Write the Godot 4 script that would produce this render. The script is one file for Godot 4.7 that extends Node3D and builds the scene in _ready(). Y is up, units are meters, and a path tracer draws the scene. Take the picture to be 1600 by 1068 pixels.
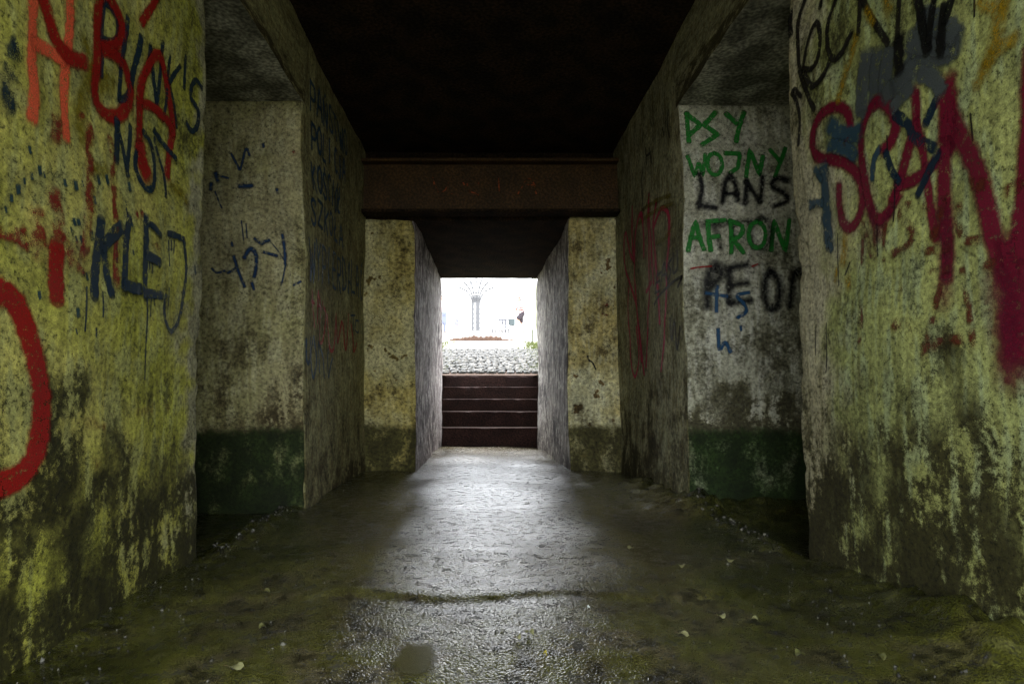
extends Node3D
# An old concrete underpass seen from inside: graffiti on the walls, wet floor, stone steps up to a cobbled ramp in daylight.

var taken := {}
var mats := {}
var faces := {}
var warp_a := FastNoiseLite.new()
var warp_b := FastNoiseLite.new()
var warp_c := FastNoiseLite.new()
var jobs := []
var layer := 0
var rng := RandomNumberGenerator.new()

func _ready():
	# ---- camera
	var cam := Camera3D.new()
	cam.name = "camera"
	cam.position = Vector3(0, 0.65, 0)
	cam.projection = Camera3D.PROJECTION_FRUSTUM
	cam.near = 0.05
	cam.far = 900.0
	cam.size = 1.068 * 0.05
	cam.frustum_offset = Vector2(0.038, 0.084) * 0.05
	add_child(cam)
	# ---- sky, exposure
	var sm := ProceduralSkyMaterial.new()
	sm.sky_top_color = Color(0.86, 0.89, 0.93)
	sm.sky_horizon_color = Color(0.95, 0.95, 0.94)
	sm.sky_curve = 0.25
	sm.ground_horizon_color = Color(0.5, 0.5, 0.48)
	sm.ground_bottom_color = Color(0.3, 0.3, 0.28)
	var sky := Sky.new()
	sky.sky_material = sm
	var env := Environment.new()
	env.background_mode = Environment.BG_SKY
	env.sky = sky
	env.background_energy_multiplier = 1.0
	env.tonemap_mode = Environment.TONE_MAPPER_LINEAR
	env.tonemap_exposure = 9.0
	env.sdfgi_enabled = true
	env.ssao_enabled = true
	env.ssil_enabled = true
	var we := WorldEnvironment.new()
	we.name = "world"
	we.environment = env
	add_child(we)
	# ---- hazy sun standing over the ramp, beyond the steps
	var sun := DirectionalLight3D.new()
	sun.name = "daylight"
	sun.light_energy = 0.2
	sun.light_color = Color(1.0, 0.97, 0.92)
	sun.light_angular_distance = 24.0
	sun.shadow_enabled = true
	sun.rotation_degrees = Vector3(-54, 176, 0)
	add_child(sun)

	setup_noise()
	make_textures()
	build_structure()
	build_floor()
	build_steps_and_ramp()
	build_outside()
	build_small_things()
	paint_all()
	build_people()

func setup_noise():
	warp_a.seed = 11
	warp_a.noise_type = FastNoiseLite.TYPE_SIMPLEX_SMOOTH
	warp_a.frequency = 0.9
	warp_b.seed = 12
	warp_b.noise_type = FastNoiseLite.TYPE_SIMPLEX_SMOOTH
	warp_b.frequency = 4.0
	warp_b.fractal_type = FastNoiseLite.FRACTAL_NONE
	warp_a.fractal_type = FastNoiseLite.FRACTAL_NONE
	warp_c.seed = 13
	warp_c.noise_type = FastNoiseLite.TYPE_SIMPLEX_SMOOTH
	warp_c.frequency = 9.0
	warp_c.fractal_octaves = 2
	rng.seed = 77

# ------------------------------------------------------------------ naming
func numbered(called: String) -> String:
	var n: int = taken.get(called, 0)
	taken[called] = n + 1
	return called if n == 0 else "%s_%03d" % [called, n]

func tag(o: Node, label: String, category := "", group := "", kind := ""):
	o.set_meta("label", label)
	if category: o.set_meta("category", category)
	if group: o.set_meta("group", group)
	if kind: o.set_meta("kind", kind)
	return o

func thing(called: String, label: String, category: String, at := Vector3.ZERO, group := "") -> Node3D:
	var o := Node3D.new()
	o.name = numbered(called)
	o.position = at
	add_child(o)
	tag(o, label, category, group)
	return o

func part(parent: Node, called: String, mesh: Mesh, mat: Material = null, at := Vector3.ZERO) -> MeshInstance3D:
	var o := MeshInstance3D.new()
	o.mesh = mesh
	o.position = at
	if mat: o.material_override = mat
	if parent == self:
		o.name = numbered(called)
		add_child(o)
	else:
		var key := "_n_" + called
		var n: int = parent.get_meta(key, 0)
		parent.set_meta(key, n + 1)
		o.name = called if n == 0 else "%s_%03d" % [called, n]
		parent.add_child(o, true)
	return o

# ------------------------------------------------------------------ textures
func noise_bytes(seed_: int, w: int, h: int, freq: float, oct := 3, sx := 1.0, sy := 1.0, ridged := false) -> PackedByteArray:
	# freq in cycles per pixel of the finished image; sx, sy stretch the pattern
	var n := FastNoiseLite.new()
	n.seed = seed_
	n.noise_type = FastNoiseLite.TYPE_SIMPLEX_SMOOTH if oct > 0 else FastNoiseLite.TYPE_CELLULAR
	n.fractal_type = FastNoiseLite.FRACTAL_RIDGED if ridged else FastNoiseLite.FRACTAL_FBM
	n.fractal_octaves = maxi(oct, 1)
	n.frequency = freq
	var k := 1.0
	if freq * pow(2.0, oct - 1) < 0.06: k = 4.0
	elif freq * pow(2.0, oct - 1) < 0.14: k = 2.0
	n.frequency = freq * k
	var im := n.get_image(maxi(8, int(w / sx / k)), maxi(8, int(h / sy / k)), false, false, true)
	im.resize(w, h, Image.INTERPOLATE_CUBIC)
	im.convert(Image.FORMAT_L8)
	return im.get_data()

func job(key: String, spec: Dictionary):
	spec.key = key
	jobs.append(spec)

func run_job(i: int):
	var p: Dictionary = jobs[i]
	match p.get("type", "wall"):
		"wall": paint_wall(p)
		"floor": paint_floor(p)
		"macro": paint_macro(p)
		"wear": paint_wear(p)
		"plain": paint_plain(p)

func paint_wall(p: Dictionary):
	var w: int = int(p.W / p.mm * 1000.0)
	var h: int = int(p.H / p.mm * 1000.0)
	var px: float = p.mm / 1000.0
	var s: int = p.seed
	var n1 := noise_bytes(s, w, h, px * 0.9, 4)
	var n2 := noise_bytes(s + 1, w, h, px * 6.0, 4)
	var n3 := noise_bytes(s + 2, w, h, 0.11, 4)
	var n4 := noise_bytes(s + 3, w, h, px * 22.0, 2, 1.0, 9.0)
	var n5 := noise_bytes(s + 4, w, h, px * 18.0, 4)
	var n6 := noise_bytes(s + 5, w, h, px * 5.0, 7, 1.0, 1.7)
	var dust := RandomNumberGenerator.new()
	dust.seed = s * 7 + 1
	var crk := noise_bytes(s + 6, w, h, px * 2.2, 3, 1.0, 1.0, true)
	var A: Color = p.a
	var B: Color = p.b
	var C: Color = p.c
	var D: Color = p.d
	var band: float = p.get("band", -9.0)
	var G: Color = p.get("g", Color(0.1, 0.14, 0.07))
	var damp: float = p.damp
	var edge: float = p.get("edge", 0.0)          # how far a paler strip reaches in from the u = 1 side
	var E: Color = p.get("e", C)
	var streak: float = p.get("streak", 0.5)
	var spot: float = p.get("spot", 0.5)
	var rough: float = p.get("contrast", 1.0)
	var bare: float = p.get("bare", 0.0)          # share where the render coat fell off and brown shows
	var y0: float = p.y0
	var col := PackedByteArray()
	col.resize(w * h * 3)
	var hei := PackedByteArray()
	hei.resize(w * h)
	var flip: bool = p.get("flip", false)
	for y in h:
		var v: float = y0 + (h - y - 0.5) * px
		for x in w:
			var i := y * w + x
			var a := n1[i] / 255.0
			var b := n2[i] / 255.0
			var c := n3[i] / 255.0 * 0.55 + (dust.randi() & 255) / 255.0 * 0.45
			var st := n4[i] / 255.0
			var e := n5[i] / 255.0
			var f := n6[i] / 255.0
			var t := clampf((a - 0.5) * 2.6 + 0.5 + (b - 0.5) * 0.7, 0.0, 1.0)
			var r := lerpf(A.r, B.r, t)
			var g := lerpf(A.g, B.g, t)
			var bl := lerpf(A.b, B.b, t)
			# washed streaks
			var k := clampf((st * 0.6 + b * 0.5 - 0.52) * 5.0, 0.0, 1.0) * streak
			r = lerpf(r, C.r, k)
			g = lerpf(g, C.g, k)
			bl = lerpf(bl, C.b, k)
			if edge > 0.0:
				var u: float = (x + 0.5) / w
				if flip: u = 1.0 - u
				var dist: float = (1.0 - u) * p.W
				k = clampf((edge - dist + (a - 0.5) * 0.35 + (b - 0.5) * 0.25) / (edge * 0.6), 0.0, 1.0) * 0.85
				r = lerpf(r, E.r, k)
				g = lerpf(g, E.g, k)
				bl = lerpf(bl, E.b, k)
			var relief := 0.45 + (b - 0.5) * 0.5 + (e - 0.5) * 0.5 + (c - 0.5) * 0.16
			# dark runs of water
			k = clampf((0.40 - st * 0.75 - a * 0.25 + 0.02 * spot) * 6.0, 0.0, 1.0) * 0.3 * streak
			r = lerpf(r, D.r, k)
			g = lerpf(g, D.g, k)
			bl = lerpf(bl, D.b, k)
			# fallen render
			if bare > 0.0:
				k = clampf((b * 0.55 + a * 0.3 + e * 0.15 - (1.0 - bare)) * 30.0, 0.0, 1.0)
				if k > 0.0:
					r = lerpf(r, D.r * 1.5, k * 0.85)
					g = lerpf(g, D.g * 1.4, k * 0.85)
					bl = lerpf(bl, D.b * 1.3, k * 0.85)
					relief -= 0.35 * k
			# dark mould, cloudy and speckled
			k = clampf((0.40 + spot * 0.09 - a * 0.34 - b * 0.16 - f * 0.22 - e * 0.12 - c * 0.16) * 5.5, 0.0, 1.0) * 0.78
			r = lerpf(r, D.r, k)
			g = lerpf(g, D.g, k)
			bl = lerpf(bl, D.b, k)
			# rising damp: dark below, pale crusts left standing in it
			var z := v - damp - (a - 0.5) * 0.9 - (b - 0.5) * 0.5 - (e - 0.5) * 0.3
			k = clampf(0.5 - z / 0.36, 0.0, 1.0)
			if k > 0.0:
				var crust := clampf((f * 0.5 + e * 0.3 + st * 0.2 - 0.44 - 0.09 * k + (a - 0.5) * 0.3 + (c - 0.5) * 0.3) * 7.0, 0.0, 1.0)
				var kk := k * (1.0 - crust * 0.78) * 0.93
				r = lerpf(r, D.r, kk)
				g = lerpf(g, D.g, kk)
				bl = lerpf(bl, D.b, kk)
				relief -= kk * 0.18
			# painted or mossy band at the foot
			if v < band + 0.06:
				k = clampf((band + (e - 0.5) * 0.05 + (a - 0.5) * 0.05 + (c - 0.5) * 0.03 - v) / 0.05, 0.0, 1.0) * clampf(0.96 - maxf(0.0, f * 0.7 + c * 0.3 - 0.58) * 2.2, 0.0, 1.0)
				r = lerpf(r, G.r * (0.7 + 0.6 * b), k)
				g = lerpf(g, G.g * (0.7 + 0.6 * b), k)
				bl = lerpf(bl, G.b * (0.7 + 0.6 * b), k)
			# hairline cracks
			if crk[i] > 236 and a > 0.47:
				k = clampf((crk[i] - 236) / 14.0, 0.0, 1.0) * 0.6
				r = lerpf(r, D.r, k)
				g = lerpf(g, D.g, k)
				bl = lerpf(bl, D.b, k)
				relief -= 0.25 * k
			# grain and pinholes
			var m := 1.0 + ((c - 0.5) * 0.75 + (e - 0.5) * 0.25 + (f - 0.5) * 0.3) * rough
			if c < 0.17 + 0.14 * b:
				m *= 0.66
				relief -= 0.18
			r *= m
			g *= m
			bl *= m
			col[i * 3] = clampi(int(r * 255.0), 3, 250)
			col[i * 3 + 1] = clampi(int(g * 255.0), 3, 250)
			col[i * 3 + 2] = clampi(int(bl * 255.0), 2, 250)
			hei[i] = clampi(int(relief * 255.0), 0, 255)
	p.color = Image.create_from_data(w, h, false, Image.FORMAT_RGB8, col)
	p.height = Image.create_from_data(w, h, false, Image.FORMAT_L8, hei)

func seamless(seed_: int, size: int, freq: float, oct: int, ridged := false) -> PackedByteArray:
	var n := FastNoiseLite.new()
	n.seed = seed_
	n.noise_type = FastNoiseLite.TYPE_SIMPLEX_SMOOTH
	n.fractal_type = FastNoiseLite.FRACTAL_RIDGED if ridged else FastNoiseLite.FRACTAL_FBM
	n.fractal_octaves = oct
	n.frequency = freq
	var im := n.get_seamless_image(size, size, false, false, 0.15, true)
	im.convert(Image.FORMAT_L8)
	return im.get_data()

func paint_plain(p: Dictionary):
	# a tile for surfaces that are not seen closely: two colours, grain and pits
	var n: int = p.size
	var a := seamless(p.seed, n, 4.0 / n, 4)
	var b := seamless(p.seed + 1, n, 40.0 / n, 4)
	var col := PackedByteArray()
	col.resize(n * n * 3)
	var hei := PackedByteArray()
	hei.resize(n * n)
	var A: Color = p.a
	var B: Color = p.b
	for i in n * n:
		var t := clampf((a[i] / 255.0 - 0.5) * 2.2 + 0.5, 0.0, 1.0)
		var m := 1.0 + (b[i] / 255.0 - 0.5) * float(p.get("contrast", 1.0))
		col[i * 3] = clampi(int(lerpf(A.r, B.r, t) * m * 255.0), 2, 250)
		col[i * 3 + 1] = clampi(int(lerpf(A.g, B.g, t) * m * 255.0), 2, 250)
		col[i * 3 + 2] = clampi(int(lerpf(A.b, B.b, t) * m * 255.0), 2, 250)
		hei[i] = clampi(int(b[i] * 0.75 + a[i] * 0.25), 0, 255)
	p.color = Image.create_from_data(n, n, false, Image.FORMAT_RGB8, col)
	p.height = Image.create_from_data(n, n, false, Image.FORMAT_L8, hei)

func paint_floor(p: Dictionary):
	# fine tile of the trampled floor: grain, grit, relief, wet and dry
	var n: int = p.size
	var a := seamless(p.seed, n, 7.0 / n, 3)
	var b := seamless(p.seed + 1, n, 75.0 / n, 3)
	var c := seamless(p.seed + 2, n, 150.0 / n, 2)
	var q := seamless(p.seed + 3, n, 16.0 / n, 3)
	var col := PackedByteArray()
	col.resize(n * n * 3)
	var hei := PackedByteArray()
	hei.resize(n * n)
	var rgh := PackedByteArray()
	rgh.resize(n * n)
	var dust := RandomNumberGenerator.new()
	dust.seed = 8
	for i in n * n:
		var fa := a[i] / 255.0
		var fb := b[i] / 255.0
		var fc := c[i] / 255.0
		var fq := q[i] / 255.0
		var m := 0.78 + (fb - 0.5) * 0.45 + (fc - 0.5) * 0.6
		if fc > 0.72: m += 0.25
		col[i * 3] = clampi(int(m * 255.0), 5, 250)
		col[i * 3 + 1] = clampi(int(m * 250.0), 5, 250)
		col[i * 3 + 2] = clampi(int(m * 236.0), 5, 250)
		var h := 0.2 + fq * 0.02 + fb * 0.40 + (fc - 0.5) * 0.26 + (dust.randi() & 255) / 255.0 * 0.05
		# water stands in the hollows and levels them
		var wet := clampf((0.52 - fa * 0.55 - fq * 0.45 + 0.02) * 9.0, 0.0, 1.0)
		h = lerpf(h, 0.42, wet * 0.12)
		hei[i] = clampi(int(h * 255.0), 0, 255)
		var pit := clampf((0.425 - fc * 0.35 - fb * 0.35 - fq * 0.3) * 10.0, 0.0, 1.0) * (1.0 - wet * 0.6)
		pit = maxf(pit, clampf((0.405 - fq * 0.42 - fb * 0.34 - fc * 0.24 + (0.5 - fa) * 0.22) * 12.0, 0.0, 1.0))
		rgh[i] = clampi(int(lerpf(0.165 - wet * 0.04, 0.7, pit) * 255.0), 20, 250)
		if pit > 0.0:
			for ch in 3: col[i * 3 + ch] = int(col[i * 3 + ch] * (1.0 - 0.45 * pit))
	p.color = Image.create_from_data(n, n, false, Image.FORMAT_RGB8, col)
	p.height = Image.create_from_data(n, n, false, Image.FORMAT_L8, hei)
	p.rough = Image.create_from_data(n, n, false, Image.FORMAT_L8, rgh)

func paint_macro(p: Dictionary):
	# where the floor is mud, moss or worn bare; u runs across, v away from the camera
	var w: int = p.w
	var h: int = p.h
	var a := noise_bytes(p.seed, w, h, 6.0 / w, 4)
	var b := noise_bytes(p.seed + 1, w, h, 26.0 / w, 4)
	var c := noise_bytes(p.seed + 2, w, h, 90.0 / w, 3)
	var col := PackedByteArray()
	col.resize(w * h * 3)
	for y in h:
		var d: float = lerpf(-1.0, 8.4, (y + 0.5) / h)
		for x in w:
			var i := y * w + x
			var fa := a[i] / 255.0
			var fb := b[i] / 255.0
			var fc := c[i] / 255.0
			var xx: float = lerpf(-2.5, 2.5, (x + 0.5) / w)
			var out := clampf((absf(xx - 0.05) - 0.55 + (fa - 0.5) * 1.1) / 0.55, 0.0, 1.0)
			var near := clampf((2.9 - d) / 1.2, 0.0, 1.0)
			var t := clampf((fa - 0.42) * 4.0, 0.0, 1.0)
			var r := lerpf(0.38, 0.47, t)
			var g := lerpf(0.36, 0.44, t)
			var bl := lerpf(0.27, 0.35, t)
			# olive slime near the camera and along the walls
			var k := clampf(out * 0.85 + near * 0.75 * clampf((fb - 0.36) * 4.0, 0.0, 1.0), 0.0, 1.0)
			r = lerpf(r, 0.39, k)
			g = lerpf(g, 0.40, k)
			bl = lerpf(bl, 0.17, k)
			# mud in the corners
			k = clampf((out - 0.55) * 2.2, 0.0, 1.0) * 0.8
			r = lerpf(r, 0.21, k)
			g = lerpf(g, 0.225, k)
			bl = lerpf(bl, 0.08, k)
			# pale lime crust and dark blots
			k = clampf((fb * 0.6 + fc * 0.4 - 0.6) * 8.0, 0.0, 1.0) * 0.4
			r = lerpf(r, 0.5, k)
			g = lerpf(g, 0.5, k)
			bl = lerpf(bl, 0.38, k)
			k = clampf((0.40 - fb * 0.6 - fc * 0.4) * 9.0, 0.0, 1.0) * 0.6
			r = lerpf(r, 0.08, k)
			g = lerpf(g, 0.08, k)
			bl = lerpf(bl, 0.05, k)
			var m := 0.8 + fc * 0.4
			col[i * 3] = clampi(int(r * m * 255.0), 2, 250)
			col[i * 3 + 1] = clampi(int(g * m * 255.0), 2, 250)
			col[i * 3 + 2] = clampi(int(bl * m * 255.0), 2, 250)
	p.color = Image.create_from_data(w, h, false, Image.FORMAT_RGB8, col)

func paint_wear(p: Dictionary):
	# alpha of a coat of paint: pitted or half flaked off
	var n: int = p.size
	var a := seamless(p.seed, n, p.get("base", 24.0) / n, 6)
	var b := seamless(p.seed + 1, n, 120.0 / n, 2)
	var col := PackedByteArray()
	col.resize(n * n * 4)
	var at: float = p.at
	var hard: float = p.hard
	for i in n * n:
		var v := a[i] / 255.0 * 0.6 + b[i] / 255.0 * 0.4
		var m := 0.86 + (b[i] / 255.0 - 0.5) * 0.5
		col[i * 4] = clampi(int(255.0 * m), 0, 255)
		col[i * 4 + 1] = clampi(int(255.0 * m), 0, 255)
		col[i * 4 + 2] = clampi(int(255.0 * m), 0, 255)
		col[i * 4 + 3] = clampi(int(clampf((v - at) * hard, 0.0, 1.0) * float(p.top) * 255.0), 0, 255)
	p.color = Image.create_from_data(n, n, false, Image.FORMAT_RGBA8, col)

func make_textures():
	var nl := {"W": 1.63, "H": 3.0, "y0": -0.15, "mm": 2.5}
	job("near_left", nl.merged({"seed": 101, "a": Color(0.595, 0.60, 0.25), "b": Color(0.655, 0.635, 0.345), "c": Color(0.58, 0.60, 0.42), "d": Color(0.17, 0.165, 0.06), "damp": 0.42, "edge": 0.17, "e": Color(0.60, 0.59, 0.50), "streak": 0.5, "spot": 0.2}))
	job("near_right", nl.merged({"seed": 131, "a": Color(0.58, 0.605, 0.38), "b": Color(0.63, 0.65, 0.40), "c": Color(0.62, 0.67, 0.52), "d": Color(0.20, 0.19, 0.09), "damp": 0.55, "edge": 0.42, "e": Color(0.69, 0.66, 0.57), "streak": 0.7, "spot": 0.25}))
	var rc := {"W": 1.34, "H": 3.0, "y0": -0.15, "mm": 3.0, "band": 0.475}
	job("recess_left", rc.merged({"seed": 161, "a": Color(0.52, 0.51, 0.35), "b": Color(0.57, 0.55, 0.41), "c": Color(0.62, 0.61, 0.48), "d": Color(0.25, 0.22, 0.13), "damp": 0.5, "streak": 0.6, "spot": 0.6, "g": Color(0.11, 0.15, 0.055)}))
	job("recess_right", rc.merged({"seed": 191, "a": Color(0.58, 0.58, 0.51), "b": Color(0.64, 0.64, 0.57), "c": Color(0.70, 0.70, 0.65), "d": Color(0.26, 0.25, 0.17), "damp": 0.75, "streak": 0.7, "spot": 0.5, "g": Color(0.11, 0.165, 0.06)}))
	var sd := {"W": 1.9, "H": 3.0, "y0": -0.15, "mm": 4.0}
	job("side_left", sd.merged({"seed": 221, "a": Color(0.57, 0.56, 0.40), "b": Color(0.62, 0.61, 0.44), "c": Color(0.48, 0.45, 0.30), "d": Color(0.24, 0.21, 0.12), "damp": 0.2, "streak": 0.9, "spot": 0.1}))
	job("side_right", sd.merged({"seed": 251, "a": Color(0.58, 0.58, 0.46), "b": Color(0.63, 0.62, 0.50), "c": Color(0.46, 0.44, 0.31), "d": Color(0.24, 0.22, 0.13), "damp": 0.35, "streak": 0.9, "spot": 0.1}))
	var pf := {"W": 1.79, "H": 2.35, "y0": -0.15, "mm": 4.0}
	job("pier_left", pf.merged({"seed": 281, "a": Color(0.63, 0.58, 0.34), "b": Color(0.71, 0.69, 0.51), "c": Color(0.74, 0.72, 0.54), "d": Color(0.22, 0.19, 0.08), "damp": 0.2, "band": 0.40, "g": Color(0.26, 0.25, 0.13), "streak": 0.3, "spot": 0.35, "bare": 0.29}))
	job("pier_right", pf.merged({"seed": 317, "a": Color(0.69, 0.64, 0.42), "b": Color(0.76, 0.75, 0.60), "c": Color(0.78, 0.78, 0.67), "d": Color(0.22, 0.18, 0.10), "damp": 0.2, "band": 0.40, "g": Color(0.27, 0.26, 0.15), "streak": 0.4, "spot": 0.25, "bare": 0.30}))
	var pi := {"W": 2.73, "H": 2.35, "y0": -0.15, "mm": 5.0}
	job("passage_left", pi.merged({"seed": 341, "a": Color(0.46, 0.42, 0.42), "b": Color(0.56, 0.52, 0.51), "c": Color(0.78, 0.75, 0.73), "d": Color(0.17, 0.13, 0.13), "damp": -0.1, "streak": 1.0, "spot": 0.7, "contrast": 0.9}))
	job("passage_right", pi.merged({"seed": 371, "a": Color(0.46, 0.43, 0.41), "b": Color(0.56, 0.53, 0.50), "c": Color(0.78, 0.76, 0.71), "d": Color(0.17, 0.14, 0.12), "damp": 0.0, "streak": 1.0, "spot": 0.7, "contrast": 0.9}))
	job("soffit", {"type": "plain", "size": 384, "seed": 401, "a": Color(0.40, 0.40, 0.35), "b": Color(0.66, 0.66, 0.60), "contrast": 0.9})
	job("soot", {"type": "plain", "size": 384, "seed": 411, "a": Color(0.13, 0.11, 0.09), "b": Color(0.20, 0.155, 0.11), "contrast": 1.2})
	job("rust", {"type": "plain", "size": 384, "seed": 421, "a": Color(0.245, 0.18, 0.09), "b": Color(0.30, 0.215, 0.105), "contrast": 0.8})
	job("concrete", {"type": "plain", "size": 384, "seed": 431, "a": Color(0.44, 0.43, 0.33), "b": Color(0.54, 0.52, 0.42), "contrast": 0.9})
	job("stone", {"type": "plain", "size": 256, "seed": 441, "a": Color(0.40, 0.39, 0.37), "b": Color(0.52, 0.51, 0.49), "contrast": 0.9})
	job("step_stone", {"type": "plain", "size": 256, "seed": 445, "a": Color(0.17, 0.11, 0.10), "b": Color(0.22, 0.145, 0.13), "contrast": 1.1})
	job("earth", {"type": "plain", "size": 256, "seed": 447, "a": Color(0.24, 0.17, 0.13), "b": Color(0.32, 0.24, 0.19), "contrast": 1.1})
	job("floor", {"type": "floor", "size": 1024, "seed": 451})
	job("floor_macro", {"type": "macro", "w": 640, "h": 1200, "seed": 461})
	job("wear_solid", {"type": "wear", "size": 384, "seed": 471, "at": 0.24, "hard": 7.0, "top": 0.97})
	job("wear_faint", {"type": "wear", "size": 384, "seed": 477, "at": 0.4, "hard": 3.0, "top": 0.6})
	job("wear_thin", {"type": "wear", "size": 384, "seed": 475, "at": 0.2, "hard": 2.4, "top": 0.8})
	job("wear_worn", {"type": "wear", "size": 512, "seed": 481, "at": 0.45, "hard": 8.0, "top": 0.9, "base": 10.0})
	job("wear_mid", {"type": "wear", "size": 512, "seed": 485, "at": 0.31, "hard": 12.0, "top": 0.95, "base": 14.0})
	var id := WorkerThreadPool.add_group_task(run_job, jobs.size())
	WorkerThreadPool.wait_for_group_task_completion(id)
	for p in jobs:
		var m := StandardMaterial3D.new()
		m.resource_name = p.key
		m.albedo_texture = ImageTexture.create_from_image(p.color)
		m.roughness = p.get("gloss", 0.85)
		m.metallic_specular = 0.35
		match p.get("type", "wall"):
			"wall":
				m.heightmap_enabled = true
				m.heightmap_texture = ImageTexture.create_from_image(p.height)
				m.heightmap_scale = 0.5
			"plain":
				m.uv1_triplanar = true
				m.uv1_world_triplanar = true
				m.uv1_scale = Vector3.ONE * 0.9
				m.heightmap_enabled = true
				m.heightmap_texture = ImageTexture.create_from_image(p.height)
				m.heightmap_scale = 0.7
			"floor":
				m.uv1_triplanar = true
				m.uv1_world_triplanar = true
				m.uv1_scale = Vector3.ONE / 1.1
				m.heightmap_enabled = true
				m.heightmap_texture = ImageTexture.create_from_image(p.height)
				m.heightmap_scale = 0.4
				m.roughness = 1.0
				m.roughness_texture = ImageTexture.create_from_image(p.rough)
				m.metallic_specular = 0.9
		mats[p.key] = m
	mats.near_left.roughness = 0.8
	mats.floor.detail_enabled = true
	mats.floor.detail_blend_mode = BaseMaterial3D.BLEND_MODE_MUL
	mats.floor.detail_uv_layer = BaseMaterial3D.DETAIL_UV_2
	mats.floor.detail_albedo = mats.floor_macro.albedo_texture
	mats.rust.roughness = 0.6
	mats.soot.roughness = 0.9
	mats.soot.metallic_specular = 0.2
	var paints := {
		"red": [Color(0.62, 0.075, 0.05), "wear_solid"], "red_worn": [Color(0.52, 0.10, 0.07), "wear_worn"], "red_dark": [Color(0.72, 0.10, 0.08), "wear_solid"],
		"orange": [Color(0.98, 0.42, 0.28), "wear_solid"], "orange_worn": [Color(0.75, 0.36, 0.16), "wear_worn"], "rust_worn": [Color(0.58, 0.33, 0.11), "wear_faint"],
		"navy": [Color(0.06, 0.18, 0.25), "wear_solid"], "navy_worn": [Color(0.045, 0.17, 0.25), "wear_worn2"], "navy_dim": [Color(0.11, 0.31, 0.44), "wear_solid"],
		"teal_flaked": [Color(0.05, 0.17, 0.22), "wear_worn"], "teal_worn": [Color(0.08, 0.25, 0.29), "wear_worn2"], "yellow": [Color(0.55, 0.50, 0.06), "wear_thin"], "yellow_bright": [Color(0.70, 0.57, 0.06), "wear_thin"],
		"grey": [Color(0.34, 0.37, 0.38), "wear_worn2"], "slate": [Color(0.19, 0.31, 0.38), "wear_worn2"], "brown_worn": [Color(0.40, 0.16, 0.07), "wear_worn"],
		"magenta": [Color(0.50, 0.03, 0.19), "wear_solid"], "magenta_dim": [Color(0.80, 0.07, 0.32), "wear_solid"], "magenta_thin": [Color(0.47, 0.05, 0.20), "wear_thin"],
		"black_thin": [Color(0.13, 0.115, 0.10), "wear_solid"], "black": [Color(0.06, 0.06, 0.06), "wear_solid"], "black_spray": [Color(0.055, 0.06, 0.055), "wear_solid"], "black_faint": [Color(0.07, 0.075, 0.07), "wear_thin"],
		"green": [Color(0.12, 0.52, 0.16), "wear_solid"], "blue": [Color(0.10, 0.30, 0.45), "wear_worn2"], "blue_worn": [Color(0.08, 0.22, 0.36), "wear_worn2"],
	}
	for k in paints:
		var m := StandardMaterial3D.new()
		var tex: String = paints[k][1]
		m.resource_name = "paint_" + k
		m.albedo_color = paints[k][0]
		m.albedo_texture = mats["wear_mid" if tex == "wear_worn2" else tex].albedo_texture
		m.transparency = BaseMaterial3D.TRANSPARENCY_ALPHA
		m.vertex_color_use_as_albedo = true
		m.uv1_triplanar = true
		m.uv1_world_triplanar = true
		m.uv1_scale = Vector3.ONE * 1.7
		m.roughness = 0.62
		m.metallic_specular = 0.4
		mats["paint_" + k] = m

func flat(key: String, c: Color, rough := 0.8, metal := 0.0) -> StandardMaterial3D:
	if not mats.has(key):
		var m := StandardMaterial3D.new()
		m.resource_name = key
		m.albedo_color = c
		m.roughness = rough
		m.metallic = metal
		mats[key] = m
	return mats[key]

# ------------------------------------------------------------------ concrete blocks with worn edges
func warp(p: Vector3, b: Dictionary) -> Vector3:
	var r: float = 0.007 + 0.05 * maxf(0.0, warp_c.get_noise_3dv(p) - 0.12) + 0.03 * maxf(0.0, warp_b.get_noise_3dv(p * 0.8 + Vector3(7, 3, 1)) - 0.25)
	r *= b.get("wear", 1.0)
	if b.has("top_round") and p.y > b.hi.y - 0.16: r += b.top_round * smoothstep(b.hi.y - 0.16, b.hi.y, p.y)
	var lo: Vector3 = b.lo
	var hi: Vector3 = b.hi
	var q := p.clamp(lo + Vector3.ONE * r, hi - Vector3.ONE * r)
	var v := p - q
	if v.length() > 1e-6: p = q + v.normalized() * r
	var s: Vector3 = b.shift
	var amp: float = b.get("amp", 1.0)
	p += Vector3(warp_a.get_noise_3dv(p + s), 0.3 * warp_a.get_noise_3dv(p + s + Vector3(31, 0, 0)), warp_a.get_noise_3dv(p + s + Vector3(0, 47, 0))) * 0.016 * amp
	p += Vector3(warp_b.get_noise_3dv(p + s), 0.3 * warp_b.get_noise_3dv(p + s + Vector3(31, 0, 0)), warp_b.get_noise_3dv(p + s + Vector3(0, 47, 0))) * 0.0055 * amp
	if b.has("lean"): p.x += b.lean * p.y
	if b.has("taper"): p.x += b.taper * (-p.z + b.hi.z)
	return p

func ticks(a: float, b: float, cell: float) -> PackedFloat32Array:
	var out := PackedFloat32Array([a, a + 0.006, a + 0.014, a + 0.026])
	var n := maxi(1, int((b - a - 0.052) / cell))
	for i in range(1, n): out.append(a + 0.026 + (b - a - 0.052) * i / n)
	out.append_array([b - 0.026, b - 0.014, b - 0.006, b])
	return out

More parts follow.
